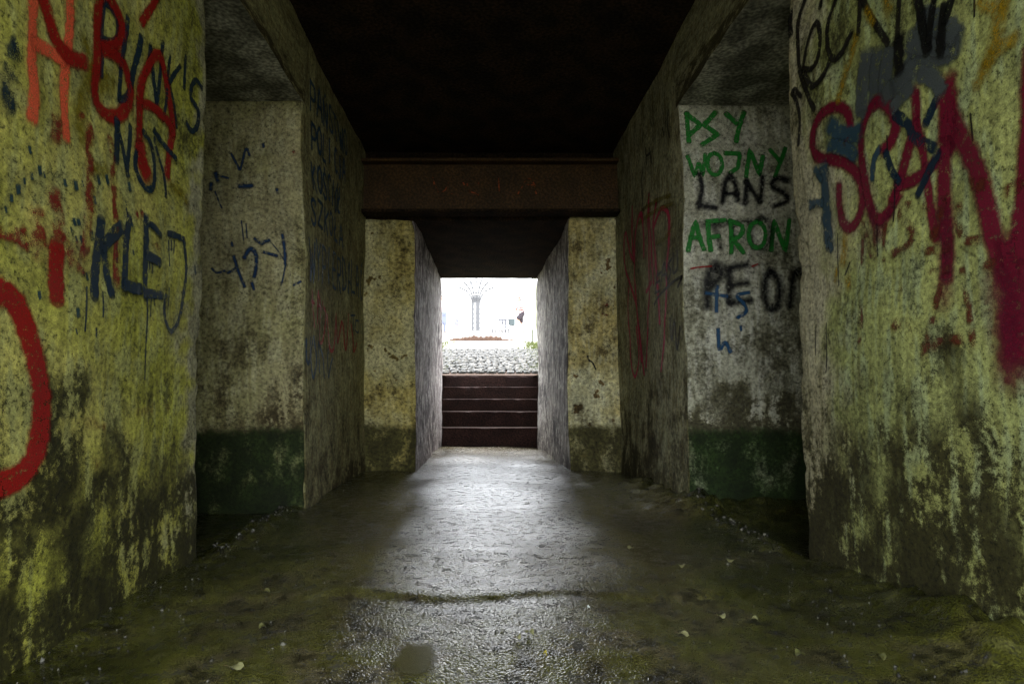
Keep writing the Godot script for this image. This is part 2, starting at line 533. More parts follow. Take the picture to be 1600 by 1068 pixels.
# finish: per side ("x+", "x-", "y+", "y-", "z+", "z-") a material; "u" gives each x side the stretch of z that its picture covers
func block(called: String, label: String, category: String, lo: Vector3, hi: Vector3, finish: Dictionary, opt := {}) -> MeshInstance3D:
	var b := {"lo": lo, "hi": hi, "shift": Vector3(rng.randf_range(-50, 50), 0, rng.randf_range(-50, 50))}
	b.merge(opt, true)
	var cell: float = opt.get("cell", 0.04)
	var t := [ticks(lo.x, hi.x, cell), ticks(lo.y, hi.y, cell), ticks(lo.z, hi.z, cell)]
	var mesh := ArrayMesh.new()
	var plain: Material = mats[opt.get("plain", "concrete")]
	var by_mat := {}
	for axis in 3:
		for s in [-1, 1]:
			var key: String = "xyz"[axis] + ("+" if s > 0 else "-")
			var mat: Material = mats[finish[key]] if finish.has(key) else plain
			if not by_mat.has(mat): by_mat[mat] = []
			by_mat[mat].append([axis, s])
	for mat in by_mat:
		var st := SurfaceTool.new()
		st.begin(Mesh.PRIMITIVE_TRIANGLES)
		var base := 0
		for side in by_mat[mat]:
			var axis: int = side[0]
			var s: int = side[1]
			var ua: int = 2 if axis == 0 else 0
			var va: int = 2 if axis == 1 else 1
			var tu: PackedFloat32Array = t[ua]
			var tv: PackedFloat32Array = t[va]
			var u0: float = lo[ua]
			var u1: float = hi[ua]
			if axis == 0 and opt.has("u"):
				u0 = opt.u[0]
				u1 = opt.u[1]
			for j in tv.size():
				for i in tu.size():
					var p := Vector3.ZERO
					p[axis] = hi[axis] if s > 0 else lo[axis]
					p[ua] = tu[i]
					p[va] = tv[j]
					var u: float = (tu[i] - u0) / (u1 - u0)
					if axis == 0: u = 1.0 - u      # grows with the distance from the camera
					st.set_uv(Vector2(u, 1.0 - (tv[j] - lo[va]) / (hi[va] - lo[va])))
					st.add_vertex(warp(p, b))
			var n := tu.size()
			var eu := Vector3.ZERO
			eu[ua] = 1
			var ev := Vector3.ZERO
			ev[va] = 1
			var flip: bool = eu.cross(ev)[axis] * s > 0.0
			for j in tv.size() - 1:
				for i in n - 1:
					var k := base + j * n + i
					if flip:
						for o in [0, n, 1, 1, n, n + 1]: st.add_index(k + o)
					else:
						for o in [0, 1, n, 1, n + 1, n]: st.add_index(k + o)
			base += n * tv.size()
		st.generate_normals()
		st.set_material(mat)
		st.commit(mesh)
	var o := part(self, called, mesh)
	tag(o, label, category)
	o.set_meta("kind", "thing")
	set_block(o, b)
	return o

var block_of := {}
func set_block(o: Node, b: Dictionary):
	block_of[o] = b

func build_structure():
	left_wall = block("near_wall", "near concrete wall on the left, painted with PUNK'S NOT and KLEJ", "wall", Vector3(-2.4, -0.15, -2.63), Vector3(-1.194, 2.85, 1.0), {"x+": "near_left"}, {"u": [-2.63, -1.0], "lean": 0.016, "cell": 0.03, "wear": 1.5})
	right_wall = block("near_wall", "near concrete wall on the right, sprayed with a magenta word SCAN", "wall", Vector3(1.315, -0.15, -2.63), Vector3(2.5, 2.85, 1.0), {"x-": "near_right"}, {"u": [-2.63, -1.0], "lean": -0.039, "cell": 0.03, "wear": 1.5})
	left_side_wall = block("side_wall", "concrete wall past the left recess with five lines of dark blue writing", "wall", Vector3(-2.4, -0.15, -5.57), Vector3(-1.06, 2.85, -3.67), {"x+": "side_left", "z+": "recess_left"}, {})
	left_recess_wall = left_side_wall
	right_side_wall = block("side_wall", "concrete wall past the right recess with green words facing the camera", "wall", Vector3(1.151, -0.15, -5.57), Vector3(2.5, 2.85, -3.67), {"x-": "side_right", "z+": "recess_right"}, {"lean": -0.02})
	right_recess_wall = right_side_wall
	block("recess_back_wall", "shadowed back wall of the left recess between near and side wall", "wall", Vector3(-2.75, -0.15, -3.9), Vector3(-2.2, 2.85, -2.4), {}, {"cell": 0.12})
	block("recess_back_wall", "shadowed back wall of the right recess between near and side wall", "wall", Vector3(2.3, -0.15, -3.9), Vector3(2.85, 2.85, -2.4), {}, {"cell": 0.12})
	block("recess_lintel", "concrete lintel bridging the top of the left recess", "lintel", Vector3(-2.4, 2.345, -3.72), Vector3(-1.057, 2.85, -2.5), {"x+": "side_left", "y-": "soffit"}, {"u": [-3.668, -1.768], "wear": 0.3, "shift": block_of[left_side_wall].shift})
	block("recess_lintel", "concrete lintel bridging the top of the right recess", "lintel", Vector3(1.148, 2.315, -3.72), Vector3(2.5, 2.85, -2.5), {"x-": "side_right", "y-": "soffit"}, {"u": [-3.668, -1.768], "lean": -0.02, "wear": 0.3, "shift": block_of[right_side_wall].shift})
	left_pier = block("passage_pier", "yellowish concrete pier left of the low passage, plain rendered face", "pier", Vector3(-2.4, -0.15, -8.25), Vector3(-0.627, 2.2, -5.52), {"x+": "passage_left", "z+": "pier_left"}, {"taper": 0.013, "top_round": 0.06, "wear": 0.7})
	right_pier = block("passage_pier", "pale speckled concrete pier right of the low passage, small black squiggle on it", "pier", Vector3(0.70, -0.15, -8.25), Vector3(2.5, 2.2, -5.52), {"x-": "passage_right", "z+": "pier_right"}, {"taper": -0.022, "top_round": 0.03, "wear": 0.7})
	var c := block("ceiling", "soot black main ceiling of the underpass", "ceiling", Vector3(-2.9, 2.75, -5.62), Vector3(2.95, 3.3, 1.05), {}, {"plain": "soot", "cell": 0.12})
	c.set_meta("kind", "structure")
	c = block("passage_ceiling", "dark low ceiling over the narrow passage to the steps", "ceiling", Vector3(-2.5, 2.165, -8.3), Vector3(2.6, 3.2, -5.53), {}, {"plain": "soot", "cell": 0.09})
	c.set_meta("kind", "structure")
	# steel beam across the mouth of the low passage
	beam = thing("steel_beam", "rusty steel I-beam spanning the corridor above the two piers", "beam", Vector3(0.03, 2.18, -5.40))
	part(beam, "bottom_flange", bar(Vector3(2.34, 0.026, 0.15), 0.004), mats.soot, Vector3(0, 0.013, 0))
	part(beam, "top_flange", bar(Vector3(2.34, 0.026, 0.15), 0.004), mats.rust, Vector3(0, 0.437, 0))
	part(beam, "web", bar(Vector3(2.34, 0.40, 0.014), 0.002), mats.rust, Vector3(0, 0.225, -0.02))
	part(beam, "bolt", CylinderMesh.new(), mats.rust, Vector3(0.0, 0.21, -0.006))
	var bolt: CylinderMesh = beam.get_node("bolt").mesh
	bolt.top_radius = 0.02
	bolt.bottom_radius = 0.024
	bolt.height = 0.025
	bolt.radial_segments = 6
	beam.get_node("bolt").rotation.x = PI / 2

var left_wall: Node3D
var right_wall: Node3D
var left_side_wall: Node3D
var right_side_wall: Node3D
var left_recess_wall: Node3D
var right_recess_wall: Node3D
var left_pier: Node3D
var right_pier: Node3D
var beam: Node3D

func bar(size: Vector3, bevel: float) -> ArrayMesh:
	# a box with chamfered edges
	var st := SurfaceTool.new()
	st.begin(Mesh.PRIMITIVE_TRIANGLES)
	add_bar(st, Transform3D(Basis(), Vector3.ZERO), size, bevel)
	return st.commit()

func add_bar(st: SurfaceTool, at: Transform3D, size: Vector3, bevel: float):
	var h := size / 2.0
	var f := []
	for axis in 3:
		var u := (axis + 1) % 3
		var v := (axis + 2) % 3
		for s in [-1.0, 1.0]:
			var q := []
			for c in [[-1, -1], [1, -1], [1, 1], [-1, 1]]:
				var p := Vector3.ZERO
				p[axis] = s * h[axis]
				p[u] = c[0] * (h[u] - bevel)
				p[v] = c[1] * (h[v] - bevel)
				q.append(p)
			f.append(q)
	for a in 3:
		var u := (a + 1) % 3
		var v := (a + 2) % 3
		for su in [-1.0, 1.0]:
			for sv in [-1.0, 1.0]:
				var q := []
				for k in [[-1, 0], [1, 0], [1, 1], [-1, 1]]:
					var p := Vector3.ZERO
					p[a] = k[0] * (h[a] - bevel)
					p[u] = su * (h[u] if k[1] == 0 else h[u] - bevel)
					p[v] = sv * (h[v] - bevel if k[1] == 0 else h[v])
					q.append(p)
				f.append(q)
	for sx in [-1.0, 1.0]:
		for sy in [-1.0, 1.0]:
			for sz in [-1.0, 1.0]:
				f.append([Vector3(sx * h.x, sy * (h.y - bevel), sz * (h.z - bevel)), Vector3(sx * (h.x - bevel), sy * h.y, sz * (h.z - bevel)), Vector3(sx * (h.x - bevel), sy * (h.y - bevel), sz * h.z)])
	for q in f:
		var n: Vector3 = (q[1] - q[0]).cross(q[2] - q[0])
		var mid: Vector3 = (q[0] + q[1] + q[2]) / 3.0
		if n.dot(mid) > 0.0: q.reverse()
		n = -(q[1] - q[0]).cross(q[2] - q[0]).normalized()
		for k in range(1, q.size() - 1):
			for w in [q[0], q[k], q[k + 1]]:
				st.set_normal(at.basis * n)
				st.add_vertex(at * w)

# ------------------------------------------------------------------ floor
func floor_height(x: float, d: float) -> float:
	var y := warp_a.get_noise_2d(x * 1.3 + 9.0, d * 1.3) * 0.018 + warp_b.get_noise_2d(x + 3.0, d) * 0.0018 + warp_c.get_noise_2d(x * 1.4, d * 1.4) * 0.0003
	y += warp_c.get_noise_2d(x * 4.0 + 50.0, d * 4.0) * 0.0001
	var n := warp_b.get_noise_2d(x * 2.0, d * 2.0 + 40.0)
	# the near end dips to the left and is banked with mud on the right
	y -= 0.035 * smoothstep(-0.7, -1.15, x) * smoothstep(2.6, 1.8, d)
	y += (0.085 + 0.03 * n) * smoothstep(1.02, 1.32, x) * smoothstep(2.5, 1.7, d)
	# rubble along the right side wall
	y += (0.075 + 0.03 * n) * smoothstep(0.8, 1.15, x) * smoothstep(3.2, 3.6, d) * smoothstep(5.2, 4.2, d)
	# the recess floors lie lower, behind a broken lip
	var lip := absf(x) - 1.13 - 0.05 * n - (0.07 if x > 0.0 else 0.0)
	var inside := smoothstep(2.5, 2.66, d) * smoothstep(3.85, 3.7, d)
	y += inside * (0.028 * exp(-lip * lip / 0.003) - 0.03 * smoothstep(-0.02, 0.08, lip)) 
	# joint across the floor: the far slab stands a little proud
	var j := 2.08 + 0.03 * warp_a.get_noise_2d(x * 2.0, 3.0) + 0.008 * n
	y += 0.012 * smoothstep(j - 0.04, j + 0.015, d) * smoothstep(3.6, 2.2, d) * smoothstep(1.3, 0.7, absf(x))
	# puddle hollow
	var pd := Vector2((x + 0.185) / 0.055, (d - 1.59) / 0.09).length()
	if pd < 1.6: y = lerpf(-0.006, y, smoothstep(0.9, 1.6, pd))
	return y

func build_floor():
	var st := SurfaceTool.new()
	st.begin(Mesh.PRIMITIVE_TRIANGLES)
	var ds := []
	var d := -1.1
	while d < 8.25:
		ds.append(d)
		d += 0.02 if d > 1.2 and d < 3.8 else 0.05
	ds.append(8.3)
	var xs := []
	var x := -2.5
	while x <= 2.55:
		xs.append(x)
		x += 0.02 if absf(x) < 1.4 else 0.05
	var n := xs.size()
	for dd in ds:
		for xx in xs:
			st.set_uv(Vector2(xx, dd))
			st.set_uv2(Vector2((xx + 2.5) / 5.0, (dd + 1.0) / 9.4))
			st.add_vertex(Vector3(xx, floor_height(xx, dd), -dd))
	for j in ds.size() - 1:
		for i in n - 1:
			var k: int = j * n + i
			for o in [0, n, 1, 1, n, n + 1]: st.add_index(k + o)
	st.generate_normals()
	var o := part(self, "floor", st.commit(), mats.floor)
	tag(o, "wet muddy concrete floor of the underpass", "floor", "", "structure")
	# yard behind the camera, where the underpass opens again
	var yard := PlaneMesh.new()
	yard.size = Vector2(60, 60)
	var yo := part(self, "yard", yard, flat("yard_gravel", Color(0.42, 0.40, 0.35), 0.95), Vector3(0, -0.05, 31.0))
	tag(yo, "gravel yard at the open end of the underpass", "yard", "", "structure")

# ------------------------------------------------------------------ steps, ramp, outside
func ground_height(d: float) -> float:
	if d < 9.4: return 0.93
	return 0.93 + 0.135 * (minf(d, 31.0) - 9.4) + 0.01 * maxf(0.0, d - 31.0) * 0.2

func build_steps_and_ramp():
	var s := thing("stone_steps", "five dark stone steps climbing out of the passage", "steps", Vector3(0.025, 0, -8.2))
	var tops := [0.24, 0.44, 0.606, 0.777, 0.94]
	for i in 5:
		var h: float = tops[i]
		var low: float = -0.1 if i == 0 else tops[i - 1] - 0.05
		var b := {"lo": Vector3(-0.78, low, -(0.3 * i + 0.36)), "hi": Vector3(0.78, h, -0.3 * i), "shift": Vector3(i * 9.0, 0, 0), "wear": 1.0, "amp": 0.5}
		var o := part(s, "step", worn_box(b, 0.04), mats.step_stone)
	for q in [-1, 1]:
		var x0: float = 0.025 + (0.755 if q > 0 else -1.055)
		var m := worn_box({"lo": Vector3(x0, -0.1, -10.2), "hi": Vector3(x0 + 0.3, 1.02, -8.22), "shift": Vector3(q * 7, 0, 0)}, 0.1)
		tag(part(self, "retaining_wall", m, mats.concrete), "low concrete retaining wall along the %s end of the steps" % ("right" if q > 0 else "left"), "wall")
	# the ground outside
	var st := SurfaceTool.new()
	st.begin(Mesh.PRIMITIVE_TRIANGLES)
	var xs := [-300.0, -80.0, -30.0, -14.0, -7.0, -4.0, -2.6, -1.9, -1.4, -1.0, -0.62, 0.0, 0.67, 1.0, 1.4, 1.9, 2.6, 4.0, 7.0, 14.0, 30.0, 80.0, 300.0]
	var ds := [7.0, 8.2, 9.45]
	for i in range(1, 46): ds.append(9.45 + i * 0.5)
	ds.append_array([36.0, 45.0, 70.0, 120.0, 250.0, 500.0])
	var grass := Color(0.06, 0.075, 0.02)
	var gravel := Color(0.36, 0.34, 0.30)
	for d in ds:
		for x in xs:
			var k := smoothstep(14.0, 16.5, d) * smoothstep(3.4, 2.0, absf(x))
			if d > 21.0: k = maxf(k, smoothstep(21.0, 23.0, d) * smoothstep(30.0, 10.0, absf(x)))
			st.set_color(grass.lerp(gravel, k))
			st.add_vertex(Vector3(x, ground_height(d) + 0.02 * sin(x * 5.0 + d * 3.0) * smoothstep(1.0, 2.5, absf(x)), -d))
	var n := xs.size()
	for j in ds.size() - 1:
		for i in n - 1:
			if ds[j + 1] <= 9.45 and xs[i] > -0.7 and xs[i + 1] < 0.7: continue
			if ds[j + 1] <= 8.2 and absf(xs[i]) < 2.6 and absf(xs[i + 1]) < 2.6: continue
			var k: int = j * n + i
			for o in [0, n, 1, 1, n, n + 1]: st.add_index(k + o)
	st.generate_normals()
	var gm := flat("ground_cover", Color.WHITE, 0.95)
	gm.vertex_color_use_as_albedo = true
	tag(part(self, "ground", st.commit(), gm), "grass and pale gravel ground rising outside the underpass", "ground", "", "structure")
	# cobbled ramp
	var slope := Basis(Vector3.RIGHT, atan(0.135))
	var ramp := Node3D.new()
	ramp.name = "cobbled_ramp"
	add_child(ramp)
	tag(ramp, "cobbled ramp rising from the top step into daylight", "ramp", "", "structure")
	var bed := BoxMesh.new()
	bed.size = Vector3(3.4, 0.05, 6.2)
	var bo := part(ramp, "bed", bed, mats.earth, Vector3(0.03, ground_height(12.55) - 0.012, -12.55))
	bo.basis = slope
	var r := RandomNumberGenerator.new()
	r.seed = 5
	var shapes := []
	for i in 5: shapes.append(cobble_mesh(i))
	var tones := []
	for i in 4: 
		var m: StandardMaterial3D = mats.stone.duplicate()
		m.albedo_color = [Color(0.62, 0.62, 0.62), Color(0.52, 0.52, 0.50), Color(0.72, 0.71, 0.69), Color(0.44, 0.44, 0.42)][i]
		m.roughness = 0.45
		tones.append(m)
	var rest := []
	var count := 0
	var d := 9.74
	var row := 0
	while d < 15.4:
		var pitch := 0.118 + r.randf() * 0.02
		var x := -1.55 + r.randf() * 0.12
		while x < 1.6:
			var wdt := r.randf_range(0.10, 0.185)
			var cx := x + wdt / 2.0
			var dd := d + r.randf_range(-0.012, 0.012)
			var at := Vector3(cx, ground_height(dd) + r.randf_range(-0.012, 0.006), -dd)
			var bs := slope * Basis(Vector3.UP, r.randf_range(-0.12, 0.12)) * Basis.from_scale(Vector3(wdt - 0.016, 1.0, pitch - 0.012))
			var seen := absf(cx - 0.03) < 0.075 * dd + 0.05
			if r.randf() > 0.03:
				if seen and count < 300:
					var o := part(ramp, "cobble", shapes[r.randi() % 5], tones[r.randi() % 4], at)
					o.basis = bs
					count += 1
				else:
					rest.append(Transform3D(bs, at))
			x += wdt
		d += pitch
		row += 1
	var mm := MultiMesh.new()
	mm.transform_format = MultiMesh.TRANSFORM_3D
	mm.mesh = shapes[0]
	mm.instance_count = rest.size()
	for i in rest.size(): mm.set_instance_transform(i, rest[i])
	var mi := MultiMeshInstance3D.new()
	mi.name = "far_cobbles"
	mi.multimesh = mm
	mi.material_override = tones[0]
	mi.set_meta("kind", "stuff")
	ramp.add_child(mi, true)
	# grass creeping in from both sides
	var blade := SurfaceTool.new()
	blade.begin(Mesh.PRIMITIVE_TRIANGLES)
	for k in 5:
		var a := k * 1.256
		var o := Vector3(cos(a), 0, sin(a))
		var sd := Vector3(-o.z, 0, o.x) * 0.006
		for v in [o * 0.01 - sd, o * 0.03 + Vector3(0, 0.06, 0), o * 0.01 + sd]: blade.add_vertex(v)
	blade.generate_normals()
	var gmm := MultiMesh.new()
	gmm.transform_format = MultiMesh.TRANSFORM_3D
	gmm.mesh = blade.commit()
	var spots := []
	for i in 16000:
		var gd := r.randf_range(9.75, 19.0)
		var side := -1.0 if r.randf() < 0.5 else 1.0
		var off: float = (0.62 if side > 0.0 else 0.72) + (gd - 9.7) * 0.05
		var gx: float = side * (off + pow(r.randf(), 0.6) * 1.9 - (0.35 if r.randf() < 0.12 else 0.0))
		spots.append(Transform3D(Basis(Vector3.UP, r.randf() * TAU).scaled(Vector3.ONE * r.randf_range(0.5, 1.3)), Vector3(gx, ground_height(gd) + 0.012, -gd)))
	gmm.instance_count = spots.size()
	for i in spots.size(): gmm.set_instance_transform(i, spots[i])
	var gi := MultiMeshInstance3D.new()
	gi.name = "grass"
	gi.multimesh = gmm
	gi.material_override = flat("grass_blade", Color(0.30, 0.33, 0.12), 0.9)
	add_child(gi)
	tag(gi, "short grass and moss creeping over both edges of the cobbled ramp", "grass", "", "stuff")
	# lip of bare earth where the ramp meets the open ground
	var em := SurfaceTool.new()
	em.begin(Mesh.PRIMITIVE_TRIANGLES)
	var cols := 60
	for j in 5:
		for i in cols + 1:
			var ex := lerpf(-1.25, 1.0, i / float(cols))
			var prof: float = [0.0, 0.75, 1.0, 0.8, 0.0][j]
			var tall: float = 0.17 * pow(sin(PI * i / cols), 0.45) * (1.0 + 0.35 * warp_b.get_noise_1d(ex * 2.0)) * (1.0 if ex < 0.45 else 0.55)
			var ed: float = 20.0 + [0.0, 0.05, 0.2, 0.5, 0.9][j] + 0.06 * warp_b.get_noise_1d(ex * 2.0 + 9.0)
			em.add_vertex(Vector3(ex, ground_height(ed) - 0.02 + tall * prof, -ed))
	for j in 4:
		for i in cols:
			var k := j * (cols + 1) + i
			for o in [0, cols + 1, 1, 1, cols + 1, cols + 2]: em.add_index(k + o)
	em.generate_normals()
	tag(part(self, "earth_bank", em.commit(), mats.earth), "low bank of bare brown earth at the top of the ramp", "bank")

func cobble_mesh(i: int) -> ArrayMesh:
	# a unit cobble, a rounded cushion 1 x 1 across, 8 cm deep, with an uneven top
	var st := SurfaceTool.new()
	st.begin(Mesh.PRIMITIVE_TRIANGLES)
	var r := RandomNumberGenerator.new()
	r.seed = 40 + i
	var ring := []
	for k in 8:
		var a := TAU * (k + 0.5) / 8.0
		var c := Vector2(cos(a), sin(a))
		c *= 0.5 / maxf(absf(c.x), absf(c.y)) * r.randf_range(0.86, 1.0)
		ring.append(c)
	for lev in [[0.0, 1.0], [0.035, 1.0], [0.052, 0.86]]:
		for k in 8: st.add_vertex(Vector3(ring[k].x * lev[1], lev[0] + (r.randf_range(-0.005, 0.005) if lev[0] > 0.04 else 0.0), ring[k].y * lev[1]))
	st.add_vertex(Vector3(0, 0.058, 0))
	for l in 2:
		for k in 8:
			var a := l * 8 + k
			var b := l * 8 + (k + 1) % 8
			for o in [a, a + 8, b, b, a + 8, b + 8]: st.add_index(o)
	for k in 8:
		for o in [16 + k, 24, 16 + (k + 1) % 8]: st.add_index(o)
	st.generate_normals()
	return st.commit()

func worn_box(b: Dictionary, cell: float) -> ArrayMesh:
	var lo: Vector3 = b.lo
	var hi: Vector3 = b.hi
	var t := [ticks(lo.x, hi.x, cell), ticks(lo.y, hi.y, cell), ticks(lo.z, hi.z, cell)]
	var st := SurfaceTool.new()
	st.begin(Mesh.PRIMITIVE_TRIANGLES)
	var base := 0
	for axis in 3:
		for s in [-1, 1]:
			var ua: int = (axis + 1) % 3
			var va: int = (axis + 2) % 3
			var n: int = t[ua].size()
			for j in t[va].size():
				for i in n:
					var p := Vector3.ZERO
					p[axis] = hi[axis] if s > 0 else lo[axis]
					p[ua] = t[ua][i]
					p[va] = t[va][j]
					st.add_vertex(warp(p, b))
			for j in t[va].size() - 1:
				for i in n - 1:
					var k: int = base + j * n + i
					if s > 0:
						for o in [0, n, 1, 1, n, n + 1]: st.add_index(k + o)
					else:
						for o in [0, 1, n, 1, n + 1, n]: st.add_index(k + o)
			base += n * t[va].size()
	st.generate_normals()
	return st.commit()

func tube(st: SurfaceTool, a: Vector3, b: Vector3, r0: float, r1: float, sides := 8):
	var dir := (b - a).normalized()
	var u := dir.cross(Vector3.UP if absf(dir.y) < 0.9 else Vector3.RIGHT).normalized()
	var v := dir.cross(u)
	for k in sides:
		var c := [TAU * k / sides, TAU * (k + 1) / sides]
		var o0: Vector3 = u * cos(c[0]) + v * sin(c[0])
		var o1: Vector3 = u * cos(c[1]) + v * sin(c[1])
		for w in [[a, o0, r0], [b, o0, r1], [a, o1, r0], [a, o1, r0], [b, o0, r1], [b, o1, r1], [b, o0, r1], [b, dir, 0.0], [b, o1, r1], [a, o1, r0], [a, -dir, 0.0], [a, o0, r0]]:
			st.set_normal(w[1])
			st.add_vertex(w[0] + w[1] * w[2])

func rod(a: Vector3, b: Vector3, r0: float, r1 := -1.0) -> ArrayMesh:
	var st := SurfaceTool.new()
	st.begin(Mesh.PRIMITIVE_TRIANGLES)
	tube(st, a, b, r0, r0 if r1 < 0.0 else r1)
	return st.commit()

func build_outside():
	var pale := flat("pale_metal", Color(0.345, 0.345, 0.355), 0.6)
	var darkm := flat("dark_metal", Color(0.25, 0.25, 0.27), 0.6)
	# lattice column with a fanned top
	var gy := ground_height(30.0)
	var t := thing("lattice_column", "pale lattice column whose ribs fan out like a palm", "column", Vector3(-0.55, gy, -30.0))
	for u in [[-0.15, 0.13], [0.09, 0.21]]:
		part(t, "upright", bar(Vector3(u[1], 1.34, 0.08), 0.012), pale, Vector3(u[0], 0.67, 0))
	for i in 6:
		part(t, "crossbar", rod(Vector3(-0.22, 0.12 + i * 0.22, 0.0), Vector3(0.22, 0.12 + i * 0.22, 0.0), 0.022), pale)
	for i in 7:
		var st := SurfaceTool.new()
		st.begin(Mesh.PRIMITIVE_TRIANGLES)
		var prev := Vector3(-0.18 + i * 0.06, 1.3, 0)
		var lean := (i - 3) / 3.0
		for k in range(1, 9):
			var f := k / 8.0
			var nxt := Vector3(prev.x + lean * 0.16 * f, 1.3 + 1.15 * f * (1.0 - 0.35 * lean * lean * f), 0.15 * f * sin(i * 1.7))
			tube(st, prev, nxt, 0.05, 0.04, 6)
			prev = nxt
		part(t, "rib", st.commit(), pale)
	for k in 3:
		var st := SurfaceTool.new()
		st.begin(Mesh.PRIMITIVE_TRIANGLES)
		var f := 0.4 + k * 0.22
		for i in 12:
			var a0 := lerpf(-1.0, 1.0, i / 12.0)
			var a1 := lerpf(-1.0, 1.0, (i + 1) / 12.0)
			tube(st, Vector3(a0 * (0.18 + 0.72 * f * f), 1.3 + 1.15 * f * (1.0 - 0.35 * a0 * a0 * f), 0.0), Vector3(a1 * (0.18 + 0.72 * f * f), 1.3 + 1.15 * f * (1.0 - 0.35 * a1 * a1 * f), 0.0), 0.024, 0.024, 6)
		part(t, "ring", st.commit(), pale)
	# post by the right edge of the ramp
	var p := thing("wooden_post", "tall pale post standing at the right edge of the ramp", "post", Vector3(1.33, ground_height(18.0) - 0.05, -18.0))
	part(p, "shaft", bar(Vector3(0.09, 4.6, 0.09), 0.012), flat("pale_wood", Color(0.62, 0.63, 0.52), 0.8), Vector3(0, 2.3, 0))
	part(p, "pipe", rod(Vector3(-0.075, 0, 0.02), Vector3(-0.075, 4.5, 0.02), 0.018), flat("green_pipe", Color(0.22, 0.25, 0.14), 0.6))
	# low railing
	var ry := ground_height(26.6)
	var f := thing("low_railing", "low thin metal railing on the gravel beyond the ramp", "railing", Vector3(0.2, ry, -26.6))
	for i in 7:
		part(f, "post", rod(Vector3(i * 0.135, 0, 0), Vector3(i * 0.135, 0.55, 0), 0.026), darkm)
	part(f, "rail", rod(Vector3(-0.02, 0.55, 0), Vector3(0.83, 0.55, 0), 0.024), darkm)
	part(f, "brace", rod(Vector3(0, 0.1, 0), Vector3(0.27, 0.5, 0), 0.01), darkm)
	part(f, "brace", rod(Vector3(0.4, 0.5, 0), Vector3(0.67, 0.1, 0), 0.01), darkm)
	var bag := thing("cloth_bag", "small teal cloth bag hanging at the end of the railing", "bag", Vector3(1.02, ry + 0.28, -26.55))
	var bs := SurfaceTool.new()
	bs.begin(Mesh.PRIMITIVE_TRIANGLES)
	add_bar(bs, Transform3D(Basis(), Vector3(0, 0.17, 0)), Vector3(0.24, 0.3, 0.09), 0.03)
	part(bag, "body", bs.commit(), flat("teal_cloth", Color(0.29, 0.325, 0.33), 0.9))
	part(bag, "handle", rod(Vector3(-0.07, 0.31, 0), Vector3(-0.16, 0.30, 0), 0.012), flat("teal_cloth", Color.WHITE))

